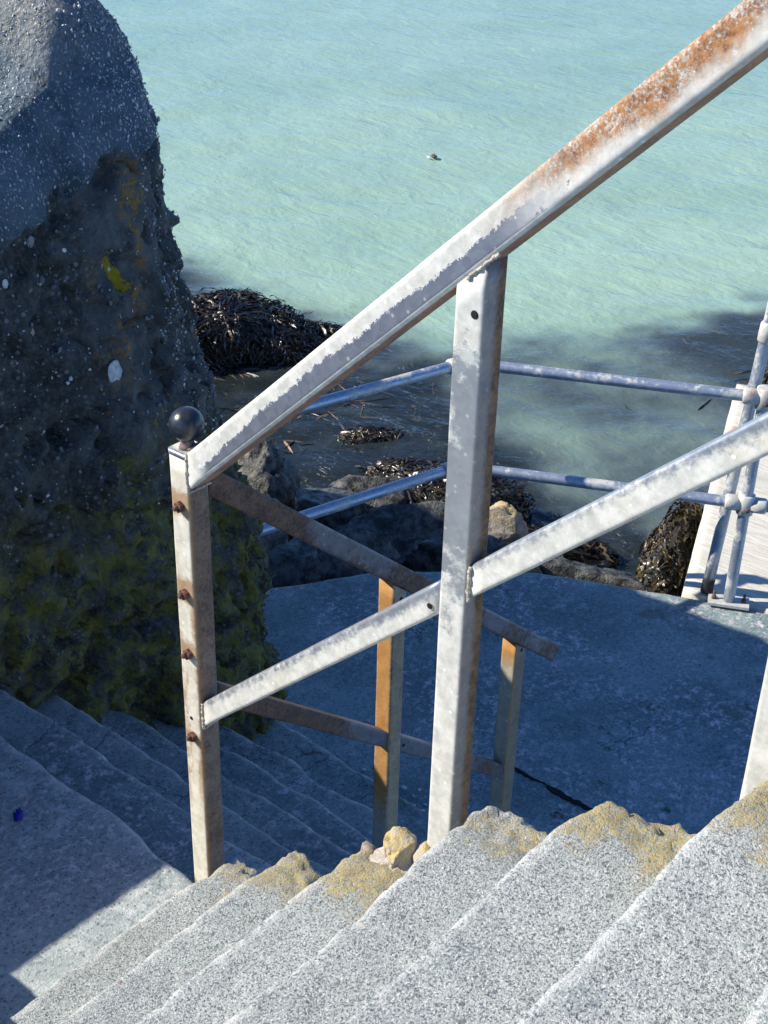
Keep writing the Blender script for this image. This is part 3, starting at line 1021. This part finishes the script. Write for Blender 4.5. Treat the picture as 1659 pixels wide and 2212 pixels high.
top0, topM = np.array([1.462, 1.660, 1.006]), np.array([1.430, 1.022, 1.600])
dirT = (topM - top0) / np.linalg.norm(topM - top0)
low0, lowM = np.array([1.462, 1.660, .463]), np.array([1.430, 1.022, 1.066])
dirL = (lowM - low0) / np.linalg.norm(lowM - low0)
SQ = .05
zax = (0, 0, 1)
mu = (-1, 0, 0)
upT = np.cross(dirT, np.array([-1, 0, 0]))      # rail "up" so that side axis faces -X
upn = np.array([0, -dirT[2], 0]); upn = np.array([0, 0, 1.])
# posts
beam('post', (A[0], A[1], -.16), (A[0], A[1], 1.052), SQ, SQ, mu, M_post_end, rail)
railbot = (topM - np.array([0, 0, .034]), np.cross(dirT, (1, 0, 0)))
beam('post', (Mp[0], Mp[1], .50), (Mp[0], Mp[1], 1.58), SQ, SQ, mu, M_post_main, rail, cut1=(topM + np.cross((1, 0, 0), dirT) * .026, np.cross((1, 0, 0), dirT)))
top3 = top0 + dirT * ((A[1] - P3[1]) / -dirT[1])
beam('post', (P3[0], P3[1], RISE * 5 - .05), (P3[0], P3[1], top3[2]), SQ, SQ, mu, M_post_main, rail, cut1=(top3 + np.cross((1, 0, 0), dirT) * .026, np.cross((1, 0, 0), dirT)))
# rails (side axis turned to face -X, towards the sun)
vface = ((0, A[1] - SQ / 2 - .001, 0), (0, 1, 0))
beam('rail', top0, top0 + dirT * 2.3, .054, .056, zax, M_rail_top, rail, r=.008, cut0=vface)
beam('rail', low0, lowM, .038, .044, zax, M_rail_mid, rail, r=.006, cut0=vface, cut1=((0, Mp[1] + SQ / 2 + .001, 0), (0, 1, 0)))
low3 = low0 + dirL * ((A[1] - P3[1]) / -dirL[1])
beam('rail', lowM, low3, .038, .044, zax, M_rail_mid, rail, r=.006, cut0=((0, Mp[1] - SQ / 2 - .001, 0), (0, 1, 0)), cut1=((0, P3[1] + SQ / 2 + .001, 0), (0, 1, 0)))
# end-post cap with ball
capo = beam('post_cap', (A[0], A[1], 1.0525), (A[0], A[1], 1.062), .052, .052, mu, M_rail_mid, rail, r=.006)
beam('cap_tab', (A[0] + .004, A[1] - .006, 1.0625), (A[0] + .010, A[1] - .030, 1.078), .030, .005, zax, M_plate, rail, r=.001)
lathe('neck', [(.016, 1.0625), (.014, 1.068), (.012, 1.074), (.013, 1.080)], (A[0], A[1], 0), M_plate, rail)
ball = [(.0315 * math.sin(a), -.0315 * math.cos(a)) for a in np.linspace(.25, math.pi - .02, 24)]
lathe('ball_finial', ball, (A[0], A[1], 1.108), M_black, rail, 36)


# weld beads at the joints
def weld(pts, r_=.004, seed=0):
    pts = np.array(pts, float)
    n = 40
    s_ = np.linspace(0, len(pts) - 1, n)
    Q = np.stack([np.interp(s_, np.arange(len(pts)), pts[:, i]) for i in range(3)], 1)
    rad = r_ * (.75 + .5 * np.abs(pn(Q * 140 + seed)))
    tube('weld_bead', Q, rad, M_weld, rail, 8, True, .0012)


ya = A[1] - SQ / 2 - .002
for base_, dr, hh, ww in ((top0, dirT, .028, .027), (low0, dirL, .022, .019)):
    zc = base_[2] + dr[2] / -dr[1] * (SQ / 2)
    hv = hh / abs(dr[1]) * 1.02
    x0 = A[0] - ww - .001
    weld([(x0, ya, zc + hv), (x0, ya, zc - hv)], .0038, base_[2])
    weld([(x0, ya, zc - hv), (A[0] + ww, ya, zc - hv)], .0030, base_[2] + 2)
zc = lowM[2] + dirL[2] / -dirL[1] * (SQ / 2)
weld([(Mp[0] - .021, Mp[1] - SQ / 2 - .002, zc + .030), (Mp[0] - .021, Mp[1] - SQ / 2 - .002, zc - .030)], .0042, 5)
pT = topM + np.cross((1, 0, 0), dirT) * .028
weld([pT + np.array([-.026, 0, 0]) - dirT * .034, pT + np.array([-.026, 0, 0]) + dirT * .034], .0032, 7)
# drain holes
holes = [((A[0] - .0275, A[1] - .034, 0), top0, dirT, -.022), ]


def hole(c, nrm_, r_=.0055, parent=rail):
    lathe('drain_hole', [(r_ * 1.05, 0), (r_, .0007), (r_ * .6, .0009)], c, M_hole, parent, 12, nrm_)


hole((A[0] - .0272, A[1] - .040, 1.020), (-1, 0, 0), .0035)
hole((A[0] - .0252, A[1] + .002, .470), (-1, 0, 0), .0040)
hole((A[0] - .0195, A[1] - .040, .483), (-1, 0, 0), .0035)
hole((Mp[0] - .0252, Mp[1] - .010, 1.510), (-1, 0, 0), .0060)
hole((Mp[0] - .0195, Mp[1] + .045, 1.018), (-1, 0, 0), .0050)
hole((Mp[0] - .0195, Mp[1] - .048, 1.098), (-1, 0, 0), .0055)
# hexagon bolts through the end post, holding the lower rail's bar
for zb in (.953, .765, .628, .427):
    bz = Vector((A[0] - .025, A[1] - .002, zb))
    b = lathe('bolt', [(.0115, 0), (.0115, .007), (.0102, .009)], bz, M_bolt, rail, 6, (-1, .08, .03))
    for p_ in b.data.polygons: p_.use_smooth = False
    lathe('stud_end', [(.0058, .008), (.0056, .015), (.0045, .0165)], bz, M_bolt, b, 10, (-1, .1, .04))

# ------------------------------------------------------------------ rusty handrail of the lower flight
VB = 1.668
B1, B2 = np.array([2.062, VB]), np.array([2.588, VB])
rusty = empty('handrail', (1.50, VB, 0), 'brown rusted handrail descending the lower flight, bolted to the ball-topped post', 'handrail')
r0, r1 = np.array([1.497, VB, .985]), np.array([2.775, VB, -.083])
dR = (r1 - r0) / np.linalg.norm(r1 - r0)
l0, l1 = np.array([1.497, VB, .500]), np.array([2.565, VB, -.383])
dL2 = (l1 - l0) / np.linalg.norm(l1 - l0)
my = (0, -1, 0)
beam('flat_bar', (1.4915, VB + .012, .275), (1.4915, VB + .012, 1.035), .052, .007, mu, M_plate, rusty, r=.001)
xf = ((1.4955, 0, 0), (1, 0, 0))
beam('rail', r0, r1, .046, .048, zax, M_rust_rail, rusty, r=.007, cut0=xf)
nR = np.cross(dR, (0, 1, 0))
if nR[2] < 0: nR = -nR
for Bp, m_, zb, nm in ((B1, M_rust_post, -.52, 'post'), (B2, M_rust_post2, -.97, 'post')):
    tp = r0 + dR * ((Bp[0] - r0[0]) / dR[0])
    beam(nm, (Bp[0], VB, zb), (Bp[0], VB, tp[2]), SQ * .96, SQ * .96, mu, m_, rusty, cut1=(tp - nR * .0245, nR))
xs = [1.4955, B1[0] - .0245, B1[0] + .0245, B2[0] - .0245]
for a_, b_ in ((0, 1), (2, 3)):
    beam('rail', l0, l1, .036, .040, zax, M_rust_rail, rusty, r=.005, cut0=((xs[a_], 0, 0), (1, 0, 0)), cut1=((xs[b_], 0, 0), (1, 0, 0)))
hole((B1[0] + .002, VB - .0242, .452), (0, -1, 0), .0050, rusty)
hole((B2[0] + .002, VB - .0242, .030), (0, -1, 0), .0050, rusty)
hole((B1[0] + .040, VB - .0185, .000), (0, -1, 0), .0045, rusty)

# ------------------------------------------------------------------ tubular safety railing round the platform
PZ1, PZ2 = -.08, -.555
C0, C1 = np.array([4.195, 3.055]), np.array([4.735, 2.000])
C2 = C1 + (C1 - C0) / np.linalg.norm(C1 - C0) * 1.5
CL = np.array([2.70, 3.44])
pr = empty('pipe_railing', (C1[0], C1[1], PLAT), 'blue-grey galvanised tubular railing with clamp fittings along the platform edge', 'railing')
rt_ = .0235
for z_ in (PZ1, PZ2):
    tube('rail', straight((*C0, z_), (*C1, z_)), rt_, M_pipe, pr)
    tube('rail', straight((*C1, z_), (*C2, z_)), rt_, M_pipe, pr)
    tube('rail', straight((*C0, z_), (*CL, z_)), rt_, M_pipe, pr)
for C_ in (C0, C1):
    tube('post', straight((*C_, PLAT + .012), (*C_, PZ1 + .02)), rt_, M_pipe, pr)
    for z_ in (PZ1, PZ2):
        lathe('clamp', [(.026, -.045), (.034, -.042), (.036, 0), (.034, .042), (.026, .045)], (*C_, z_), M_fit, pr, 24)
        dd = (C1 - C0) / np.linalg.norm(C1 - C0)
        for sgn in (-1, 1):
            if C_ is C0 and sgn < 0:
                dd2 = (CL - C0) / np.linalg.norm(CL - C0)
            else:
                dd2 = dd * sgn
            lathe('clamp_socket', [(.033, .02), (.033, .075), (.029, .082), (.026, .083)], (*C_, z_), M_fit, pr, 20, (*dd2, 0))
        b = lathe('set_screw', [(.009, .02), (.009, .044), (.007, .046)], (C_[0], C_[1], z_ - .012), M_bolt, pr, 8, (-.77, -.64, 0))
# base plate with two bolts
aa = math.atan2(*(C1 - C0)[::-1])
V, F = box_grid((-.085, -.042, 0), (.085, .042, .012), .02)
V[:, :2] = V[:, :2] @ np.array([[math.cos(aa), math.sin(aa)], [-math.sin(aa), math.cos(aa)]])
bpz = PLAT + .014
bp = mk('base_plate', V + np.array([*C1, bpz]), F, M_fit, pr, False, {'al': np.zeros(len(V)), 'ac': np.zeros(len(V)), 'as': np.zeros(len(V))})
for sgn in (-1, 1):
    c_ = C1 + sgn * .062 * np.array([math.cos(aa), math.sin(aa)])
    lathe('bolt', [(.011, 0), (.011, .012), (.006, .013), (.006, .035), (.005, .037)], (*c_, bpz + .012), M_bolt, bp, 8)
# leaning pipe tied beside the railing post
lp = empty('leaning_pipe', (4.76, 2.085, -1.03), 'pale galvanised pipe leaning behind the railing post, dark open lower end', 'pipe')
q0, q1 = np.array([4.742, 2.105, -.965]), np.array([4.835, 2.062, .42])
tube('pipe', straight(q0, q1), .0245, M_pipe, lp)
tube('rubber_foot', straight(q0 + (q0 - q1) / np.linalg.norm(q1 - q0) * .065, q0 + (q1 - q0) * .003), .0262, M_rubber, lp)
qc = q0 + (q1 - q0) * .805
tube('collar', [qc - (q1 - q0) * .03, qc - (q1 - q0) * .025, qc, qc + (q1 - q0) * .025, qc + (q1 - q0) * .03], [.026, .032, .033, .032, .026], M_fit, lp, 20)

# ------------------------------------------------------------------ sea
WZ = -1.75
ca, sa = math.cos(R(39.5)), math.sin(R(39.5))      # forward of the view in plan


def xy(x, y): return (y * ca + x * sa, y * sa - x * ca)


def bed_depth(U, Vv):
    """depth of the sea bed below the water surface, in metres"""
    p = np.c_[U, Vv, U * 0]
    n1 = fbm(p * .9, 3)
    y = U * ca + Vv * sa
    x = U * sa - Vv * ca
    ysh = np.interp(x, [-2.5, -1.4, -.5, .3, .7, 1.0, 1.6, 2.2, 3.0], [10.7, 10.1, 9.3, 8.75, 7.7, 7.0, 6.9, 6.7, 6.4])
    shore = y - ysh + .55 * n1 + .25 * fbm(p * 4, 2)
    ysh2 = np.interp(x, [-2.5, -1.4, -.5, .4, 1.36, 2.2, 2.55, 3.5], [10.7, 10.2, 9.4, 9.0, 9.2, 9.5, 9.9, 9.7])
    sh2 = y - ysh2 + .45 * n1 + .2 * fbm(p * 5, 2)
    d = .05 + .10 * np.abs(fbm(p * 3, 3)) + .36 * sst(-.35, .45, shore) * (1 + .8 * fbm(p * 1.7 + 9, 3)) + 1.5 * sst(-.25, 1.3, sh2)
    s2 = ((x - 2.9) / 1.0) ** 2 + ((y - 9.2) / 1.1) ** 2 + .9 * n1 + .5 * fbm(p * 2.5 + 4, 3)
    d = d + (.16 - d) * sst(1.7, .25, s2)
    d = d + 6 * sst(12, 60, y)
    return np.maximum(d, .05)


ys = np.concatenate([np.arange(3.5, 13, .045), 13 * np.exp(np.linspace(0, math.log(30 / 13.), 80))[1:], np.geomspace(31, 6000, 40)])
xs_ = np.linspace(-1, 1, 190)
X = xs_[None] * (3.2 + .62 * ys[:, None]) + .3
Y = np.repeat(ys[:, None], len(xs_), 1)
U, Vv = Y * ca + X * sa, Y * sa - X * ca
near = sst(60, 20, Y.ravel())
p = np.c_[U.ravel(), Vv.ravel(), np.zeros(U.size)]
rc_, rs_ = math.cos(R(45)), math.sin(R(45))
pw = np.c_[p[:, 0] * rc_ + p[:, 1] * rs_, (-p[:, 0] * rs_ + p[:, 1] * rc_) * .45, p[:, 2]]
hw = near * (.022 * fbm(pw * 1.1, 2) + .010 * fbm(pw * 3.4 + 7, 2))
dep = bed_depth(p[:, 0], p[:, 1])
turb = 1 - np.exp(-1.6 * np.maximum(dep - .04, 0.05))
sea = mk('sea', np.c_[p[:, :2], WZ + hw], grid_faces(len(ys), len(xs_)), M_water, None, True, {'turb': turb}, origin=(0, 0, WZ))
tag(sea, kind='structure')
bedv = np.c_[p[:, :2], WZ - dep - .03]
bed = mk('seabed', bedv, grid_faces(len(ys), len(xs_)), M_bed, None, True, None, origin=(0, 0, WZ - 2))
tag(bed, kind='structure')


# ------------------------------------------------------------------ seaweed
def blades(name, roots, dirs, nrms, length, width, mat, parent=None, lift=.25, nseg=4, curl=.5, follow=None):
    n = len(roots)
    L = length * rng.uniform(.5, 1.4, n)
    Wd = width * rng.uniform(.6, 1.5, n)
    dirs = dirs + .8 * rng.normal(size=dirs.shape)
    dirs -= nrms * (dirs * nrms).sum(1)[:, None]
    dirs /= np.linalg.norm(dirs, axis=1)[:, None]
    side = np.cross(nrms, dirs)
    V = np.zeros((n, nseg + 1, 2, 3))
    P = roots.copy()
    lf = lift * rng.uniform(-.1, 1., n)
    tw = curl * rng.normal(size=n)
    for k in range(nseg + 1):
        f_ = k / nseg
        wk = Wd * (.55 + 1.1 * f_ * (1.25 - f_)) * (1 if k < nseg else .5)
        sd_ = side + nrms * (.9 * np.sin(tw * 3 + 4 * f_ * tw))[:, None]
        V[:, k, 0] = P - sd_ * wk[:, None] * .5
        V[:, k, 1] = P + sd_ * wk[:, None] * .5
        P = P + (dirs + nrms * (lf * (1 - 2.2 * f_))[:, None] + side * (tw * .5)[:, None]) * (L / nseg)[:, None]
        if follow is not None:
            P, nrms = follow(P, k)
            dirs = dirs + np.array([0, 0, -.35])
            dirs = dirs - nrms * (dirs * nrms).sum(1)[:, None]
            dirs /= np.maximum(np.linalg.norm(dirs, axis=1), 1e-9)[:, None]
            side = np.cross(nrms, dirs)
    b = np.arange(n)[:, None] * (2 * (nseg + 1))
    F = []
    for k in range(nseg):
        F.append(np.stack([b[:, 0] + 2 * k, b[:, 0] + 2 * k + 1, b[:, 0] + 2 * k + 3, b[:, 0] + 2 * k + 2], 1))
    F = np.concatenate(F)
    rnd = np.repeat(rng.random(n), 2 * (nseg + 1))
    o = mk(name, V.reshape(-1, 3), F, mat, parent, True, {'rnd': rnd})
    o['kind'] = 'stuff'
    return o


def weedy_rock(name, label, centre, size, rot, n, seed, mat=None, length=.12, width=.016, flow=(0, 0, -1), group=None, amp=.42):
    c = np.array(centre, float)
    P, F = lump_shape(4, size, seed, amp, 1.4, .15, rot)
    t = empty(name, tuple(c - np.array([0, 0, size[2] * .6])), label, 'rock', group)
    mk('rock_body', P + c, F, M_boulder, t)
    Fa = np.array(F)
    A_, B_, C_ = P[Fa[:, 0]], P[Fa[:, 1]], P[Fa[:, 2]]
    nn = np.cross(B_ - A_, C_ - A_)
    ar = np.linalg.norm(nn, axis=1)
    nn /= ar[:, None]
    ok = (A_[:, 2] + c[2] > WZ - .05)
    pr_ = ar * ok
    i = rng.choice(len(Fa), n, p=pr_ / pr_.sum())
    w_ = rng.dirichlet((1, 1, 1), n)
    roots = (A_[i] * w_[:, :1] + B_[i] * w_[:, 1:2] + C_[i] * w_[:, 2:]) + c
    fl = np.array(flow, float)
    cr_, sr_ = math.cos(rot), math.sin(rot)
    Rm = np.array([[cr_, sr_, 0], [-sr_, cr_, 0], [0, 0, 1]])
    sn = ((roots - c) @ Rm.T) / np.array(size) ** 2
    sn = sn @ Rm
    sn = sn / np.linalg.norm(sn, axis=1)[:, None] + .35 * nn[i]
    nn = nn.copy()
    sn /= np.linalg.norm(sn, axis=1)[:, None]
    nn[i] = sn
    d = np.tile(fl, (n, 1)) + .25 * sn
    sz_ = np.array(size)
    q0_ = np.linalg.norm(((roots - c) @ Rm.T) / sz_, axis=1)

    lay_ = .10 * rng.random(len(q0_)) ** 2

    def follow(P_, k):
        q = ((P_ - c) @ Rm.T) / sz_
        L_ = np.linalg.norm(q, axis=1)
        q = q * ((q0_ + .01 + lay_ + .03 * rng.normal(size=len(q0_))) / L_)[:, None]
        n_ = (q / sz_) @ Rm
        n_ = n_ / np.linalg.norm(n_, axis=1)[:, None]
        return (q * sz_) @ Rm + c, n_
    blades('seaweed', roots + sn * .004, d, sn, length, width, mat or M_weed, t, .0, 8, 1.0, follow)
    return t


weedy_rock('seaweed_rock', 'dark wet boulder matted with glistening brown seaweed beside the sea wall', (6.16, 6.84, WZ + .05), (.62, .40, .30), R(-30), 4600, 4, None, .20, .011, (.45, -.25, -.9))
weedy_rock('seaweed_rock', 'weedy shoulder of rock sloping down from the matted boulder', (6.48, 6.50, WZ + .0), (.42, .26, .22), R(-38), 2600, 23, None, .16, .011, (.5, -.35, -.8))
weedy_rock('seaweed_rock', 'low tail of weed-covered rock trailing right into green slime at the waterline', (6.78, 6.32, WZ - .01), (.42, .15, .13), R(-30), 1800, 6, None, .13, .010, (.5, -.4, -.8))
weedy_rock('seaweed_rock', 'olive weed-covered rocks against the left side of the pale jetty', (5.52, 2.66, WZ + .16), (.44, .14, .30), R(20), 3200, 8, M_weed_olive, .15, .010, (-.4, .3, -.8))
weedy_rock('seaweed_rock', 'small weed-covered rock showing behind the far end of the pale jetty', (8.05, 3.30, WZ + .04), (.26, .22, .22), 0, 1500, 11, M_weed_olive, .14, .011, (-.3, .2, -.8))
weedy_rock('seaweed_rock', 'weed-draped rock beyond the railing corner post', (5.34, 4.02, WZ + .12), (.46, .26, .22), R(-40), 3000, 13, None, .16, .009, (.6, .1, -.8))
weedy_rock('seaweed_rock', 'low black weed clump just breaking the water above the lower pipe', (5.76, 4.55, WZ - .02), (.28, .13, .075), R(-50), 900, 15, None, .12, .008, (.6, -.5, -.3))
weedy_rock('seaweed_rock', 'small black weed clump awash between the two left pipes', (5.95, 5.05, WZ - .03), (.22, .10, .07), R(-40), 600, 17, None, .12, .008, (.6, -.5, -.3))
weedy_rock('seaweed_rock', 'dark weed fringe in the gap between platform edge and water', (5.45, 3.46, WZ + .0), (.40, .22, .13), R(-50), 1500, 19, None, .15, .009, (.6, .2, -.5))

# submerged and floating weed in the shallows
n = 30000
cand = np.c_[rng.uniform(4.8, 9.8, n), rng.uniform(3.0, 7.2, n)]
dd = bed_depth(cand[:, 0], cand[:, 1])
pat = fbm(np.c_[cand * 2.2, cand[:, 0] * 0 + 2.], 4)
yy = cand[:, 0] * ca + cand[:, 1] * sa
keep = (dd < .34) & (pat > -.10)
cand, dd = cand[keep], dd[keep]
hgt = dd * rng.uniform(.3, 1.0, len(cand))
roots = np.c_[cand, WZ - np.maximum(dd - hgt, .012 * rng.random(len(cand)) - .004) - .004]
nn = np.tile([0, 0, 1.], (len(cand), 1))
tag(blades('submerged_seaweed', roots, np.tile([.62, -.5, 0], (len(cand), 1)) + .3 * rng.normal(size=(len(cand), 3)), nn, .15, .012, M_weed_sub, None, .04), 'brown seaweed swaying just under the surface of the shallows', 'seaweed')


# ------------------------------------------------------------------ boulders under the platform edge
def boulder(label, c, size, rot, seed, mat=None, sub=4):
    P, F = lump_shape(5, (1, 1, 1), seed, .24, 1.3, .42, 0, 5)
    q_ = P @ np.array([.35, .5, .79]) * 5 + .8 * fbm(P * 2 + seed, 3)
    P = P * (1 + .05 * (q_ - np.floor(q_) - .5) + .05 * np.abs(fbm(P * 5 + seed, 4)))[:, None] * np.array(size)
    c_, s_ = math.cos(rot), math.sin(rot)
    P = P @ np.array([[c_, s_, 0], [-s_, c_, 0], [0, 0, 1]])
    return tag(mk('boulder', P + np.array(c), F, mat or M_boulder), label, 'boulder', 'boulders below the platform')


boulder('tall dark boulder touching the foot of the sea wall behind the rusty rail', (4.66, 4.70, -1.62), (.24, .20, .42), .3, 2)
boulder('big shaded boulder beneath the cut end of the lower pipe', (3.95, 4.10, -1.42), (.36, .24, .36), .7, 5)
boulder('block-shaped shaded stone at the platform corner by the sea wall', (3.86, 3.72, -1.22), (.17, .13, .16), .2, 8)
boulder('low shaded stone wedged against the platform edge behind the rusty rail', (4.12, 3.60, -1.28), (.22, .14, .20), -.5, 11)
boulder('long flat ledge of shaded rock below the lower left pipe', (4.72, 3.72, -1.52), (.58, .26, .30), -.75, 14)
boulder('humped shaded rock between the ledge and the water', (4.98, 4.30, -1.62), (.40, .24, .28), -.6, 17)
boulder('small rock awash in front of the weed-draped rock', (4.62, 4.20, -1.50), (.26, .20, .26), .1, 20)
boulder('dark rock hard against the platform edge behind the middle post', (4.62, 3.22, -1.42), (.40, .16, .26), -.9, 23)
boulder('pale rock capped with yellow lichen just right of the middle post', (5.02, 3.40, -1.38), (.17, .11, .16), -.9, 26, M_lich)
boulder('wet shelf of rock under the whitened lower rail, edged with shells', (4.95, 2.92, -1.58), (.52, .16, .28), -.95, 29)

# ------------------------------------------------------------------ small things
SV, SF, off_ = [], [], 0
for i in range(60):
    r_ = random.uniform(.004, .010)
    P, F = lump_shape(1, (r_ * 1.3, r_, r_ * .5), 100 + i, .2, 1.2, 0, random.uniform(0, 3))
    SV.append(P + np.array([2.80 + abs(random.gauss(0, .22)), random.uniform(1.7, 2.75), PLAT + .006]))
    SF += [[q + off_ for q in f] for f in F]
    off_ += len(P)
tag(mk('shell_fragments', np.concatenate(SV), SF, M_shell), 'tiny pale shell fragments on the dark strip at the foot of the lower steps', 'shells', None, 'stuff')
P, F = lump_shape(3, (.020, .009, .0025), 60, .7, 2.6, 0, .9)
tag(mk('plastic_scrap', P + np.array([1.32, 2.14, .006]), F, M_blue), 'scrap of bright blue plastic lying on the shaded landing', 'litter')
scrap = empty('floating_scrap', (11.11, 8.63, WZ), 'small dark scrap with a white tip floating alone on open water', 'flotsam')
P, F = lump_shape(3, (.062, .028, .018), 61, .35, 1.8, 0, R(55))
mk('weed_scrap', P + np.array([11.11, 8.63, WZ + .035]), F, M_weed_olive, scrap, True, {'rnd': np.full(len(P), .9)})
P, F = lump_shape(3, (.036, .011, .008), 62, .2, 1.4, 0, R(70))
mk('white_tip', P + np.array([11.11 - .062, 8.63 + .022, WZ + .035]), F, M_shell, scrap)
